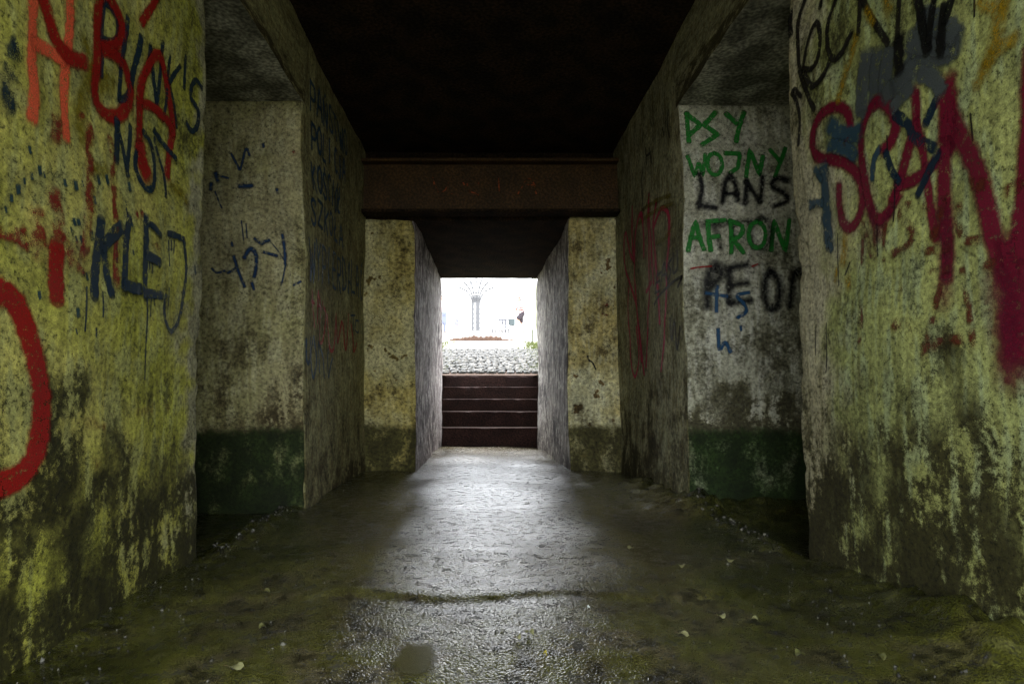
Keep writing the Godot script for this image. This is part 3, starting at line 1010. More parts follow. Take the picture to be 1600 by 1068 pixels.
# ------------------------------------------------------------------ small things on the floor
func build_small_things():
	var r := RandomNumberGenerator.new()
	r.seed = 19
	var spots := [[1142, 883, 16, "nearest the right recess lip"], [1127, 961, 15, ""], [1179, 966, 14, ""], [1065, 895, 12, ""], [986, 862, 12, ""], [1067, 996, 16, ""], [852, 1025, 7, "y"], [809, 1000, 12, ""], [828, 994, 14, ""], [415, 929, 16, ""], [410, 987, 14, ""], [367, 1055, 24, ""], [1377, 1034, 18, ""], [1250, 1031, 17, ""], [920, 958, 7, ""]]
	var words := [
		"pale flat leaf pressed on the wet floor just below the right recess lip", "pale round leaf on the floor, upper of two side by side on the right", "pale oval leaf on the floor, right of two side by side",
		"small pale leaf in the shine right of the bright streak", "small pale leaf at the right rim of the bright streak, farthest from the camera", "dull flat leaf in the brown patch right of the streak",
		"small bright yellow leaf at the near end of the bright streak", "pale leaf in the streak, left of a close pair", "pale leaf in the streak, right of a close pair",
		"dull leaf on the left side just beyond the floor joint", "dull leaf on the left side just short of the floor joint", "large grey leaf at the bottom left near the puddle",
		"dim leaf on the dark floor at the foot of the right wall", "greenish leaf on the mossy floor at the lower right", "tiny white scrap in the middle of the wet floor"]
	for i in spots.size():
		var s: Array = spots[i]
		var d: float = 650.0 / (s[1] - 618.0)
		var x: float = (s[0] - 762.0) / 1000.0 * d
		var size: float = s[2] / 1000.0 * d
		var st := SurfaceTool.new()
		st.begin(Mesh.PRIMITIVE_TRIANGLES)
		var rings := 3
		var seg := 12
		st.add_vertex(Vector3(0, 0.004, 0))
		for q in rings:
			for k in seg:
				var a := TAU * k / seg
				var rr: float = size * 0.5 * (q + 1) / rings * (1.0 + 0.14 * sin(a * 3.0 + i) + r.randf_range(-0.05, 0.05))
				st.add_vertex(Vector3(cos(a) * rr, 0.004 + 0.004 * q * q * 0.4 * sin(a * 2.0 + i * 2.0), sin(a) * rr * 0.72))
		for k in seg:
			for o in [0, 1 + k, 1 + (k + 1) % seg]: st.add_index(o)
			for q in rings - 1:
				var a := 1 + q * seg + k
				var b := 1 + q * seg + (k + 1) % seg
				for o in [a, a + seg, b, b, a + seg, b + seg]: st.add_index(o)
		st.generate_normals()
		var root := thing("fallen_leaf", words[i], "leaf", Vector3(x, floor_height(x, d) + 0.006, -d), "pale leaves lying on the wet floor")
		root.rotation.y = r.randf() * TAU
		var tone: Color = Color(0.52, 0.52, 0.36) if s[3] != "y" else Color(0.80, 0.74, 0.22)
		if i == 14: tone = Color(0.85, 0.87, 0.86)
		if i in [9, 10, 12, 13]: tone = Color(0.36, 0.37, 0.20)
		part(root, "blade", st.commit(), flat("leaf_%d" % i, tone.lerp(Color(0.45, 0.42, 0.28), r.randf() * 0.3), 0.55))
		part(root, "stalk", rod(Vector3(size * 0.4, 0.004, 0), Vector3(size * 0.72, 0.006, size * 0.08), 0.0012), flat("leaf_stalk", Color(0.30, 0.25, 0.14), 0.7))
	# grit: chips of stone and plaster
	var chip := cobble_chip()
	var mm := MultiMesh.new()
	mm.transform_format = MultiMesh.TRANSFORM_3D
	mm.use_colors = true
	mm.mesh = chip
	var list := []
	for i in 1300:
		var d := 1.3 + pow(r.randf(), 1.6) * 6.0
		var x := r.randf_range(-1.3, 1.4)
		if r.randf() < 0.35: x = (1.05 if r.randf() < 0.55 else -1.1) + r.randfn(0.0, 0.09)
		var size := r.randf_range(0.0018, 0.005) * (1.7 if r.randf() < 0.06 else 1.0)
		if i % 9 == 0:
			# bigger rubble along the broken lips of the recess floors
			d = r.randf_range(2.62, 3.75)
			x = (1.2 if i % 2 == 0 else -1.13) + r.randfn(0.0, 0.035)
			size = r.randf_range(0.003, 0.012)
		list.append([Transform3D(Basis.from_euler(Vector3(r.randf() * 6, r.randf() * 6, r.randf() * 6)).scaled(Vector3.ONE * size), Vector3(x, floor_height(x, d) + size * 0.3, -d)), r.randf()])
	mm.instance_count = list.size()
	for i in list.size():
		mm.set_instance_transform(i, list[i][0])
		var v: float = lerpf(0.03, 0.2, pow(list[i][1], 3.0))
		mm.set_instance_color(i, Color(v, v * 0.97, v * 0.82))
	var mi := MultiMeshInstance3D.new()
	mi.name = "grit"
	mi.multimesh = mm
	var gm := flat("grit", Color.WHITE, 0.9)
	gm.vertex_color_use_as_albedo = true
	mi.material_override = gm
	add_child(mi)
	tag(mi, "grit and plaster crumbs scattered over the wet floor", "grit", "", "stuff")
	# puddle: a film of water that thins out to nothing at its uneven rim
	var ps := SurfaceTool.new()
	ps.begin(Mesh.PRIMITIVE_TRIANGLES)
	var level := floor_height(-0.185, 1.59) + 0.004
	ps.set_color(Color.WHITE)
	ps.add_vertex(Vector3(-0.185, level, -1.59))
	for q in 2:
		for k in 40:
			var a := TAU * k / 40.0
			var rr: float = (1.0 + 0.22 * warp_b.get_noise_2d(cos(a) * 0.3, sin(a) * 0.3) + 0.05 * sin(a * 5.0)) * [0.72, 1.0][q]
			ps.set_color(Color(1, 1, 1, 1.0 - q))
			ps.add_vertex(Vector3(-0.185 + cos(a) * rr * 0.062, level + 0.0004 * q, -1.59 + sin(a) * rr * 0.11))
	for k in 40:
		var k2 := (k + 1) % 40
		for o in [0, 1 + k, 1 + k2, 1 + k, 41 + k, 1 + k2, 1 + k2, 41 + k, 41 + k2]: ps.add_index(o)
	ps.generate_normals()
	var water := flat("puddle_water", Color(0.36, 0.345, 0.19), 0.22)
	water.transparency = BaseMaterial3D.TRANSPARENCY_ALPHA
	water.vertex_color_use_as_albedo = true
	water.albedo_texture = mats.wear_solid.albedo_texture
	tag(part(self, "puddle", ps.commit(), water), "small dark puddle in the floor near the camera", "puddle", "", "structure")

func cobble_chip() -> ArrayMesh:
	var st := SurfaceTool.new()
	st.begin(Mesh.PRIMITIVE_TRIANGLES)
	var v := [Vector3(1.3, 0, 0.2), Vector3(-1.1, 0.1, 0.1), Vector3(0.1, 0.7, 0), Vector3(0, -0.6, 0.1), Vector3(0.2, 0, 1.0), Vector3(-0.1, 0.1, -0.9)]
	for f in [[0, 2, 4], [4, 2, 1], [1, 2, 5], [5, 2, 0], [4, 3, 0], [1, 3, 4], [5, 3, 1], [0, 3, 5]]:
		for k in [f[0], f[2], f[1]]: st.add_vertex(v[k])
	st.generate_normals()
	return st.commit()

# ------------------------------------------------------------------ painted words
func word(wall: Node, label: String) -> Node3D:
	var g := Node3D.new()
	var n: int = wall.get_meta("_n_graffiti", 0)
	wall.set_meta("_n_graffiti", n + 1)
	g.name = "graffiti" if n == 0 else "graffiti_%03d" % n
	g.set_meta("label", label)
	wall.add_child(g, true)
	return g

# a point of a wall's face: u, v in centimetres (u runs away from the camera on side walls, across on facing ones)
func on_face(face: String, u: float, v: float, out: float) -> Vector3:
	u *= 0.01
	v *= 0.01
	var b: Dictionary
	var p: Vector3
	var n: Vector3
	match face:
		"nl", "ml":
			b = block_of[left_wall if face == "nl" else left_side_wall]
			p = Vector3(b.hi.x, v, -u)
			n = Vector3.RIGHT
		"nr", "mr":
			b = block_of[right_wall if face == "nr" else right_side_wall]
			p = Vector3(b.lo.x, v, -u)
			n = Vector3.LEFT
		"bm":
			return Vector3(u, v, -5.411 + out) - beam.position
		_:
			b = block_of[{"rl": left_side_wall, "rr": right_side_wall, "pl": left_pier, "pr": right_pier}[face]]
			p = Vector3(u - b.get("lean", 0.0) * v, v, b.hi.z)
			n = Vector3.BACK
	p = p.clamp(b.lo, b.hi)
	return warp(p, b) + n * out

func paint(g: Node3D, called: String, face: String, pot: String, feather: float, text: String):
	layer += 1
	var out := 0.0042 + 0.00035 * (layer % 24)
	var r := RandomNumberGenerator.new()
	r.seed = 900 + layer
	var st := SurfaceTool.new()
	st.begin(Mesh.PRIMITIVE_TRIANGLES)
	var base := 0
	for one in text.split(" | "):
		var halves := one.split(" : ")
		var head := halves[0].split(" ")
		var nums := halves[1].split_floats(" ")
		var pts := PackedVector2Array()
		for i in range(0, nums.size() - 1, 2): pts.append(Vector2(nums[i], nums[i + 1]))
		var line := pts if head[0] == "s" else spline(pts)
		line = resampled(line, 1.4)
		var hw := float(head[1])
		var soft := hw * (1.0 + feather * 0.5)
		var hard := hw * (1.0 - feather)
		var n := line.size()
		var drift := r.randf() * 50.0
		for i in range(-4, n + 4):
			var k := clampi(i, 0, n - 1)
			var dir := (line[mini(k + 1, n - 1)] - line[maxi(k - 1, 0)]).normalized()
			var at := line[k]
			var size := 1.0 + 0.16 * warp_b.get_noise_1d(drift + k * 0.11) + 0.08 * warp_b.get_noise_1d(drift + k * 0.6)
			var fade := 1.0
			if i < 0 or i >= n:
				var e := (-i if i < 0 else i - n + 1) / 4.0
				at += dir * (soft * 0.85 * e) * (-1.0 if i < 0 else 1.0)
				size *= sqrt(maxf(0.0, 1.0 - e * e)) + 0.05
				fade = 1.0 - e if feather > 0.2 else 1.0 - 0.5 * e
			var nor := Vector2(-dir.y, dir.x)
			for w in [[-soft, 0.0], [-hard, 1.0], [0.0, 1.0], [hard, 1.0], [soft, 0.0]]:
				st.set_color(Color(1, 1, 1, w[1] * fade))
				var q: Vector2 = at + nor * (w[0] * size)
				st.add_vertex(on_face(face, q.x, q.y, out))
		for i in n + 7:
			for k in 4:
				var a := base + i * 5 + k
				for o in [a, a + 5, a + 1, a + 1, a + 5, a + 6]: st.add_index(o)
		base += (n + 8) * 5
	st.generate_normals()
	part(g, called, st.commit(), mats["paint_" + pot])

func spline(p: PackedVector2Array) -> PackedVector2Array:
	if p.size() < 3: return p
	var out := PackedVector2Array()
	for i in p.size() - 1:
		for k in 6:
			out.append(p[i].cubic_interpolate(p[i + 1], p[maxi(i - 1, 0)], p[mini(i + 2, p.size() - 1)], k / 6.0))
	out.append(p[p.size() - 1])
	return out

func resampled(p: PackedVector2Array, step: float) -> PackedVector2Array:
	var out := PackedVector2Array([p[0]])
	for i in p.size() - 1:
		var n := maxi(1, int(ceil(p[i].distance_to(p[i + 1]) / step)))
		for k in range(1, n + 1): out.append(p[i].lerp(p[i + 1], k / float(n)))
	return out

func paint_all():
	var g: Node3D
	g = word(left_wall, "dull yellow sprayed blotches under the red letters")
	paint(g, "paint_patch", "nl", "yellow", 0.7, "~ 3 : 183.6 150.9 181.9 142.8 183.9 139.1")
	paint(g, "paint_patch", "nl", "yellow", 0.7, "~ 4 : 192.5 158.9 198.0 162.4")
	paint(g, "paint_patch", "nl", "yellow", 0.7, "~ 2.2 : 188.5 132.9 191.6 132.8 195.8 133.9")
	paint(g, "paint_patch", "nl", "yellow", 0.7, "~ 2.5 : 237.1 141.8 243.0 141.8 246.7 139.0")
	paint(g, "paint_patch", "nl", "yellow", 0.7, "~ 3 : 184.1 167.7 187.8 162.3 185.6 153.7")
	g = word(left_wall, "two orange sprayed strips running down the wall")
	paint(g, "paint_stroke", "nl", "orange", 0.35, "~ 2.1 : 162.5 170.3 163.0 159.2 162.5 150.8 163.1 143.0 162.8 135.8")
	paint(g, "paint_stroke", "nl", "orange", 0.35, "~ 1.8 : 176.8 179.6 177.2 165.6 176.1 154.5 175.8 145.5 176.0 136.3")
	paint(g, "paint_stroke", "nl", "orange", 0.35, "~ 2 : 163.3 155.1 168.9 156.6 175.5 157.3")
	g = word(left_wall, "large dark red sprayed letters BA over the blue words")
	paint(g, "letter", "nl", "red", 0.35, "~ 2.5 : 164.3 170.7 168.7 165.6 172.3 161.1 177.6 159.3 184.3 161.5")
	paint(g, "letter", "nl", "red", 0.35, "~ 2.4 : 191.4 189.0 190.5 175.1 190.4 167.4 189.9 161.5 189.5 155.6 191.1 152.3 195.3 151.1 201.0 152.6 206.2 156.9 209.7 163.1 208.8 166.9 205.8 170.6 200.4 171.2 193.8 169.9 | ~ 2.2 : 194.4 186.3 199.4 185.2 202.9 182.7 203.4 178.9 200.4 174.0 193.8 169.7")
	paint(g, "letter", "nl", "red", 0.35, "~ 1.8 : 223.3 206.1 218.1 195.9 213.9 189.1")
	paint(g, "letter", "nl", "red", 0.35, "~ 2.2 : 214.4 146.0 214.5 154.7 215.1 163.5 216.4 171.1 219.9 178.9 224.0 183.7 227.5 183.5 230.3 179.2 233.3 171.9 236.4 164.3 235.7 156.0 233.7 144.9 | ~ 2 : 214.3 162.5 221.6 164.7 228.1 164.9 234.0 164.2 237.4 161.4")
	paint(g, "letter", "nl", "red", 0.35, "~ 4 : 215.1 148.9 216.9 143.7 219.4 140.5")
	g = word(left_wall, "old flaking red strokes below the red letters")
	paint(g, "paint_stroke", "nl", "red_worn", 0.25, "~ 2.4 : 171.8 139.7 171.7 134.7")
	paint(g, "paint_stroke", "nl", "red_worn", 0.25, "~ 2.2 : 182.7 144.3 186.2 142.8 186.4 135.5 186.0 127.9 185.6 121.2 184.8 115.5 183.6 107.2")
	paint(g, "paint_stroke", "nl", "red_worn", 0.25, "~ 1.6 : 196.5 144.6 198.2 139.9 198.5 132.1 198.7 124.2 199.2 116.4 199.1 108.4 199.7 99.1")
	paint(g, "paint_stroke", "nl", "red_worn", 0.25, "~ 2.6 : 171.0 119.7 171.8 116.2 172.4 112.1 173.1 107.6")
	paint(g, "paint_stroke", "nl", "red_worn", 0.25, "~ 2.8 : 165.2 112.1 165.7 107.8 165.9 101.8")
	paint(g, "paint_stroke", "nl", "red_worn", 0.25, "~ 2.2 : 152.1 104.2 157.0 104.9 159.7 104.3 162.2 103.6")
	paint(g, "paint_stroke", "nl", "red_worn", 0.25, "~ 1.5 : 160.8 106.8 162.6 103.4")
	paint(g, "paint_stroke", "nl", "red_worn", 0.25, "~ 2.4 : 173.6 106.0 176.5 105.2 179.0 101.5")
	paint(g, "paint_stroke", "nl", "red_worn", 0.25, "~ 2.4 : 179.1 106.2 182.5 105.5")
	paint(g, "paint_stroke", "nl", "red_worn", 0.25, "~ 1.2 : 179.5 101.6 182.9 100.5")
	paint(g, "paint_stroke", "nl", "red_worn", 0.25, "~ 1.3 : 212.7 125.4 213.5 123.9")
	paint(g, "paint_stroke", "nl", "red_worn", 0.25, "~ 1.2 : 216.2 126.6 217.0 125.8")
	paint(g, "paint_stroke", "nl", "red_worn", 0.25, "~ 1.2 : 224.3 117.0 226.9 117.6")
	g = word(left_wall, "solid red vertical stroke left of the word KLEJ")
	paint(g, "paint_stroke", "nl", "red", 0.2, "~ 3.1 : 172.6 105.4 172.5 99.2 172.9 91.6")
	g = word(left_wall, "big red sprayed curve at the lower edge of the wall")
	paint(g, "paint_stroke", "nl", "red", 0.25, "~ 3.5 : 148.9 90.3 156.5 89.4 160.4 86.0 163.6 79.4 166.6 71.3 167.9 63.0 166.9 54.3 163.9 48.3 158.7 44.5 153.0 43.6")
	g = word(left_wall, "faint rusty smears low on the wall")
	paint(g, "paint_stroke", "nl", "rust_worn", 0.5, "~ 1.6 : 186.3 57.0 190.5 57.0 195.6 56.0")
	paint(g, "paint_stroke", "nl", "rust_worn", 0.5, "~ 1.5 : 215.4 59.6 220.6 60.1 226.0 60.5")
	paint(g, "paint_stroke", "nl", "rust_worn", 0.5, "~ 0.9 : 236.8 61.7 238.3 60.7")
	paint(g, "paint_stroke", "nl", "rust_worn", 0.5, "~ 1.5 : 190.8 44.8 192.7 45.0")
	g = word(left_wall, "dark blue brushed word PUNK'S near the edge of the wall")
	paint(g, "letter", "nl", "navy", 0.15, "~ 1.15 : 193.5 183.8 193.1 172.8 192.8 161.4 | ~ 1.15 : 194.1 183.8 199.4 183.3 201.6 179.5 199.7 175.0 194.1 172.7")
	paint(g, "letter", "nl", "navy", 0.15, "~ 1.2 : 206.1 186.2 204.6 173.0 203.1 163.7 202.9 158.3 | ~ 1.5 : 213.7 184.2 212.0 175.2 210.3 166.2 | ~ 1.15 : 202.9 158.3 206.8 160.9 210.3 166.2")
	paint(g, "letter", "nl", "navy", 0.15, "~ 1.15 : 219.7 184.5 218.3 175.9 216.2 166.2 | ~ 1.15 : 219.7 183.7 222.5 175.4 225.3 166.9 | ~ 1.15 : 227.3 189.5 227.1 179.9 225.3 166.9")
	paint(g, "letter", "nl", "navy", 0.15, "~ 0.9 : 232.8 187.5 231.8 175.8 229.9 163.4 | ~ 1 : 240.0 187.9 236.7 183.4 233.1 178.1 | ~ 0.8 : 233.1 178.3 236.1 173.1 239.3 165.0")
	paint(g, "letter", "nl", "navy", 0.15, "~ 1 : 243.3 193.5 243.5 187.5 243.7 181.5")
	paint(g, "letter", "nl", "navy", 0.15, "~ 1.2 : 256.9 188.3 252.4 189.2 248.8 185.2 249.0 180.3 254.5 178.2 254.7 172.2 251.0 168.4 246.7 169.8")
	g = word(left_wall, "dark blue brushed word NOT under PUNK'S")
	paint(g, "letter", "nl", "navy", 0.15, "~ 1.7 : 201.3 151.2 201.1 146.1 200.6 138.8 | ~ 1.1 : 202.1 148.5 204.7 143.4 207.5 136.2 | ~ 1.15 : 208.5 152.6 208.3 147.5 207.0 138.3")
	paint(g, "letter", "nl", "navy", 0.15, "~ 1.2 : 217.0 154.0 222.4 152.2 224.7 146.6 223.6 138.8 219.5 135.3 215.1 136.6 211.8 140.8 212.5 145.7")
	paint(g, "letter", "nl", "navy", 0.15, "~ 1.2 : 224.3 157.4 231.1 155.1 239.6 153.4 | ~ 0.9 : 224.8 154.9 227.6 149.9 231.0 144.2 231.6 136.6")
	g = word(left_wall, "thick dark blue brushed word KLEJ with paint drips")
	paint(g, "letter", "nl", "navy_worn", 0.12, "~ 2.3 : 191.1 117.4 189.8 109.2 188.8 100.9 188.3 94.6 | ~ 2.3 : 201.9 118.1 196.9 114.2 192.2 109.6 | ~ 1.7 : 192.2 110.0 193.9 105.3 195.0 101.3 197.1 95.9")
	paint(g, "letter", "nl", "navy_worn", 0.12, "~ 1.7 : 206.8 122.7 204.8 113.8 203.7 103.3 203.1 99.1 | ~ 2 : 203.4 100.4 207.8 99.9 213.8 100.3")
	paint(g, "letter", "nl", "navy_worn", 0.12, "~ 1.7 : 217.8 125.3 216.9 114.5 216.8 103.6 217.0 98.0 | ~ 1.4 : 218.3 123.5 222.8 123.4 227.2 121.8 | ~ 1.8 : 217.0 112.3 221.5 112.4 225.7 111.7 | ~ 1.7 : 217.4 99.3 222.7 100.0 228.3 100.4")
	paint(g, "letter", "nl", "navy_worn", 0.12, "~ 1.3 : 233.0 123.7 237.7 124.2 243.1 124.1 | ~ 1 : 243.6 123.0 245.5 113.6 244.8 103.7 242.1 93.6 236.0 88.6 231.2 92.3 230.2 96.8 231.4 101.1")
	g = word(left_wall, "thin dark runs of paint below KLEJ")
	paint(g, "paint_drip", "nl", "navy", 0.2, "~ 0.45 : 184.4 96.4 184.3 90.4 184.2 83.8")
	paint(g, "paint_drip", "nl", "navy", 0.2, "~ 0.45 : 218.2 98.2 218.2 84.2 218.6 70.7")
	paint(g, "paint_drip", "nl", "navy", 0.2, "~ 0.4 : 219.4 98.4 219.8 87.0")
	paint(g, "paint_drip", "nl", "navy", 0.2, "~ 0.4 : 234.4 121.5 234.7 112.4")
	paint(g, "paint_drip", "nl", "navy", 0.2, "~ 0.4 : 236.3 122.0 236.4 118.4")
	paint(g, "paint_drip", "nl", "navy", 0.2, "~ 0.35 : 238.2 122.4 237.9 117.8")
	paint(g, "paint_drip", "nl", "navy", 0.2, "~ 0.35 : 222.3 98.8 221.7 92.5")
	paint(g, "paint_drip", "nl", "navy", 0.2, "~ 0.35 : 224.0 99.0 224.5 96.4")
	paint(g, "paint_drip", "nl", "navy", 0.2, "~ 0.35 : 234.5 104.2 234.7 97.9")
	paint(g, "paint_drip", "nl", "navy", 0.2, "~ 0.4 : 193.2 96.3 193.1 88.9")
	paint(g, "paint_drip", "nl", "navy", 0.2, "~ 0.4 : 200.0 113.0 200.2 106.6")
	paint(g, "paint_drip", "nl", "navy", 0.2, "~ 0.4 : 221.5 110.6 222.0 107.2")
	paint(g, "paint_drip", "nl", "navy", 0.2, "~ 0.4 : 219.9 110.3 220.4 108.2")
	paint(g, "paint_drip", "nl", "navy", 0.2, "~ 0.4 : 205.6 125.2 206.0 123.7")
	paint(g, "paint_drip", "nl", "navy", 0.2, "~ 0.4 : 190.1 85.1 190.4 82.9")
	g = word(left_wall, "small teal dabs of paint scattered in an arc")
	paint(g, "paint_dab", "nl", "teal_worn", 0.3, "~ 0.45 : 155.2 110.6 155.4 110.1 155.6 109.5")
	paint(g, "paint_dab", "nl", "teal_worn", 0.3, "~ 0.67 : 156.6 114.0 156.8 113.1 157.0 112.6")
	paint(g, "paint_dab", "nl", "teal_worn", 0.3, "~ 0.89 : 158.4 117.0 158.6 115.8 158.9 115.2")
	paint(g, "paint_dab", "nl", "teal_worn", 0.3, "~ 0.45 : 160.1 119.3 160.3 118.7 160.5 118.1")
	paint(g, "paint_dab", "nl", "teal_worn", 0.3, "~ 0.67 : 162.5 121.5 162.7 120.6 162.9 120.1")
	paint(g, "paint_dab", "nl", "teal_worn", 0.3, "~ 0.89 : 165.4 124.4 165.6 123.1 165.9 122.6")
	paint(g, "paint_dab", "nl", "teal_worn", 0.3, "~ 0.45 : 167.0 123.5 167.3 122.9 167.5 122.3")
	paint(g, "paint_dab", "nl", "teal_worn", 0.3, "~ 0.67 : 174.7 124.4 175.0 123.4 175.3 122.8")
	paint(g, "paint_dab", "nl", "teal_worn", 0.3, "~ 0.89 : 179.0 125.3 179.3 124.0 179.6 123.4")
	paint(g, "paint_dab", "nl", "teal_worn", 0.3, "~ 0.45 : 181.7 126.4 182.0 125.8 182.3 125.2")
	paint(g, "paint_dab", "nl", "teal_worn", 0.3, "~ 0.67 : 187.6 123.5 187.9 122.5 188.2 121.8")
	paint(g, "paint_dab", "nl", "teal_worn", 0.3, "~ 0.89 : 191.4 130.8 191.7 129.4 192.0 128.8")
	paint(g, "paint_dab", "nl", "teal_worn", 0.3, "~ 0.45 : 177.9 112.0 178.2 111.3 178.5 110.7")
	paint(g, "paint_dab", "nl", "teal_worn", 0.3, "~ 0.67 : 179.2 114.8 179.5 113.8 179.8 113.2")
	paint(g, "paint_dab", "nl", "teal_worn", 0.3, "~ 0.89 : 181.1 115.0 181.5 113.6 181.8 113.0")
	paint(g, "paint_dab", "nl", "teal_worn", 0.3, "~ 0.45 : 179.6 109.9 179.9 109.3 180.2 108.6")
	paint(g, "paint_dab", "nl", "teal_worn", 0.3, "~ 0.67 : 181.8 110.5 182.1 109.4 182.4 108.8")
	paint(g, "paint_dab", "nl", "teal_worn", 0.3, "~ 0.89 : 208.3 134.1 208.7 132.6 209.1 131.9")
	paint(g, "paint_dab", "nl", "teal_worn", 0.3, "~ 0.45 : 205.5 127.5 205.9 126.8 206.3 126.1")
	paint(g, "paint_dab", "nl", "teal_worn", 0.3, "~ 0.67 : 162.1 128.2 162.3 127.3 162.6 126.8")
	paint(g, "paint_dab", "nl", "teal_worn", 0.3, "~ 0.89 : 186.7 113.0 187.0 111.6 187.3 110.9")
	paint(g, "paint_dab", "nl", "teal_worn", 0.3, "~ 0.45 : 183.2 101.1 183.5 100.4 183.8 99.7")
	paint(g, "paint_dab", "nl", "teal_worn", 0.3, "~ 0.67 : 184.9 100.5 185.2 99.5 185.5 98.8")
	paint(g, "paint_dab", "nl", "teal_worn", 0.3, "~ 0.89 : 195.2 132.1 195.5 130.7 195.9 130.0")
	paint(g, "paint_dab", "nl", "teal_worn", 0.3, "~ 0.45 : 209.3 112.3 209.7 111.5 210.0 110.8")
	paint(g, "paint_dab", "nl", "teal_worn", 0.3, "~ 0.67 : 208.2 122.1 208.6 120.9 209.0 120.2")
	paint(g, "paint_dab", "nl", "teal_worn", 0.3, "~ 0.89 : 180.7 89.6 181.0 88.2 181.3 87.5")
	paint(g, "paint_dab", "nl", "teal_worn", 0.3, "~ 0.45 : 180.2 83.9 180.5 83.2 180.8 82.5")
	paint(g, "paint_dab", "nl", "teal_worn", 0.3, "~ 0.67 : 165.9 91.9 166.1 90.9 166.4 90.3")
	paint(g, "paint_dab", "nl", "teal_worn", 0.3, "~ 0.89 : 252.8 116.1 253.4 114.2 254.0 113.3")
	paint(g, "paint_dab", "nl", "teal_worn", 0.3, "~ 0.45 : 220.8 136.1 221.2 135.3 221.6 134.6")
	g = word(left_wall, "dark blue flaking patch at the left edge of the picture")
	paint(g, "paint_patch", "nl", "teal_flaked", 0.3, "~ 2.4 : 156.4 150.7 155.3 144.7 154.6 138.9 154.3 134.4")
	paint(g, "paint_patch", "nl", "teal_flaked", 0.3, "~ 1.5 : 156.6 152.1 157.1 149.5")
	paint(g, "paint_patch", "nl", "teal_flaked", 0.3, "~ 1.8 : 170.4 126.3 170.9 124.8 171.7 124.4")
	g = word(right_wall, "grey brushed paint patch above the magenta letters")
	paint(g, "paint_patch", "nr", "grey", 0.25, "~ 3.6 : 207.7 175.9 211.1 168.0 213.0 160.8")
	paint(g, "paint_patch", "nr", "grey", 0.25, "~ 3.6 : 203.8 174.2 205.5 167.4 206.7 160.1")
	paint(g, "paint_patch", "nr", "grey", 0.25, "~ 3.6 : 196.8 172.1 199.7 166.4 201.4 160.1")
	paint(g, "paint_patch", "nr", "grey", 0.25, "~ 3.2 : 201.4 159.7 192.6 161.3 185.6 164.8 181.8 173.7")
	paint(g, "paint_patch", "nr", "grey", 0.25, "~ 3.6 : 195.7 159.7 184.7 161.4 171.7 158.4")
	paint(g, "paint_patch", "nr", "grey", 0.25, "~ 3.6 : 188.1 169.6 178.2 163.4 169.8 159.4")
	paint(g, "paint_patch", "nr", "grey", 0.25, "~ 3.6 : 180.8 172.8 174.1 165.7 170.6 161.5")
	paint(g, "paint_patch", "nr", "grey", 0.25, "~ 2.4 : 197.9 154.5 193.6 155.6 188.9 156.4")
	paint(g, "paint_patch", "nr", "grey", 0.25, "~ 2.6 : 184.8 158.5 179.3 153.9 177.5 149.8")
	paint(g, "paint_patch", "nr", "grey", 0.25, "~ 2.2 : 213.4 164.9 215.1 161.8 212.4 158.9")
	g = word(right_wall, "mustard yellow sprayed flashes")
	paint(g, "paint_stroke", "nr", "yellow_bright", 0.6, "~ 1.9 : 213.5 185.8 216.9 179.9 221.0 176.4 226.2 169.5")
	paint(g, "paint_stroke", "nr", "yellow_bright", 0.6, "~ 2.4 : 197.5 191.0 196.6 186.5 196.1 183.8")
	paint(g, "paint_stroke", "nr", "yellow_bright", 0.6, "~ 1.8 : 208.2 190.7 204.4 184.8")
	paint(g, "paint_stroke", "nr", "yellow_bright", 0.6, "~ 2.4 : 154.5 162.8 157.3 153.1 159.5 149.2 163.8 145.6")
	paint(g, "paint_stroke", "nr", "yellow_bright", 0.6, "~ 1.8 : 152.1 150.3 156.3 150.3 160.5 148.8")
	paint(g, "paint_stroke", "nr", "yellow_bright", 0.6, "~ 2.2 : 225.6 120.5 226.7 116.2 227.8 111.9")
	paint(g, "paint_stroke", "nr", "yellow_bright", 0.6, "~ 2 : 225.0 106.0 224.4 103.2")
	paint(g, "paint_stroke", "nr", "yellow_bright", 0.6, "~ 1.7 : 162.0 165.1 156.9 160.4 153.8 161.3")
	paint(g, "paint_stroke", "nr", "yellow_bright", 0.6, "~ 1.2 : 231.2 110.8 233.2 106.5")
	g = word(right_wall, "slate blue paint patch behind the letter S")
	paint(g, "paint_patch", "nr", "slate", 0.3, "~ 3.4 : 237.1 149.4 238.3 133.6 237.0 120.5")
	paint(g, "paint_patch", "nr", "slate", 0.3, "~ 1.6 : 237.3 122.4 235.0 118.1")
	paint(g, "paint_patch", "nr", "slate", 0.3, "~ 1.9 : 249.2 138.8 240.7 137.2")
	paint(g, "paint_patch", "nr", "slate", 0.3, "~ 1.6 : 242.5 150.8 239.2 145.4")
	paint(g, "paint_patch", "nr", "slate", 0.3, "~ 3.4 : 230.9 162.5 224.0 155.9 214.9 153.5")
	paint(g, "paint_patch", "nr", "slate", 0.3, "~ 2.6 : 232.2 156.0 222.7 151.0 217.6 146.4")
	paint(g, "paint_patch", "nr", "slate", 0.3, "~ 1.4 : 210.3 136.1 208.6 141.8 205.0 144.5")
	g = word(right_wall, "dark blue brushed letter K between the magenta letters")
	paint(g, "paint_stroke", "nr", "navy_worn", 0.2, "~ 1.6 : 179.3 148.9 181.8 146.1 184.1 143.8")
	paint(g, "paint_stroke", "nr", "navy_worn", 0.2, "~ 1.8 : 197.4 151.9 191.8 146.3 189.7 142.0 181.3 135.7")
	paint(g, "paint_stroke", "nr", "navy_worn", 0.2, "~ 1.5 : 202.5 142.0 200.3 136.3 198.0 132.3")
	paint(g, "paint_stroke", "nr", "navy_worn", 0.2, "~ 1.3 : 198.0 132.7 196.9 131.1")
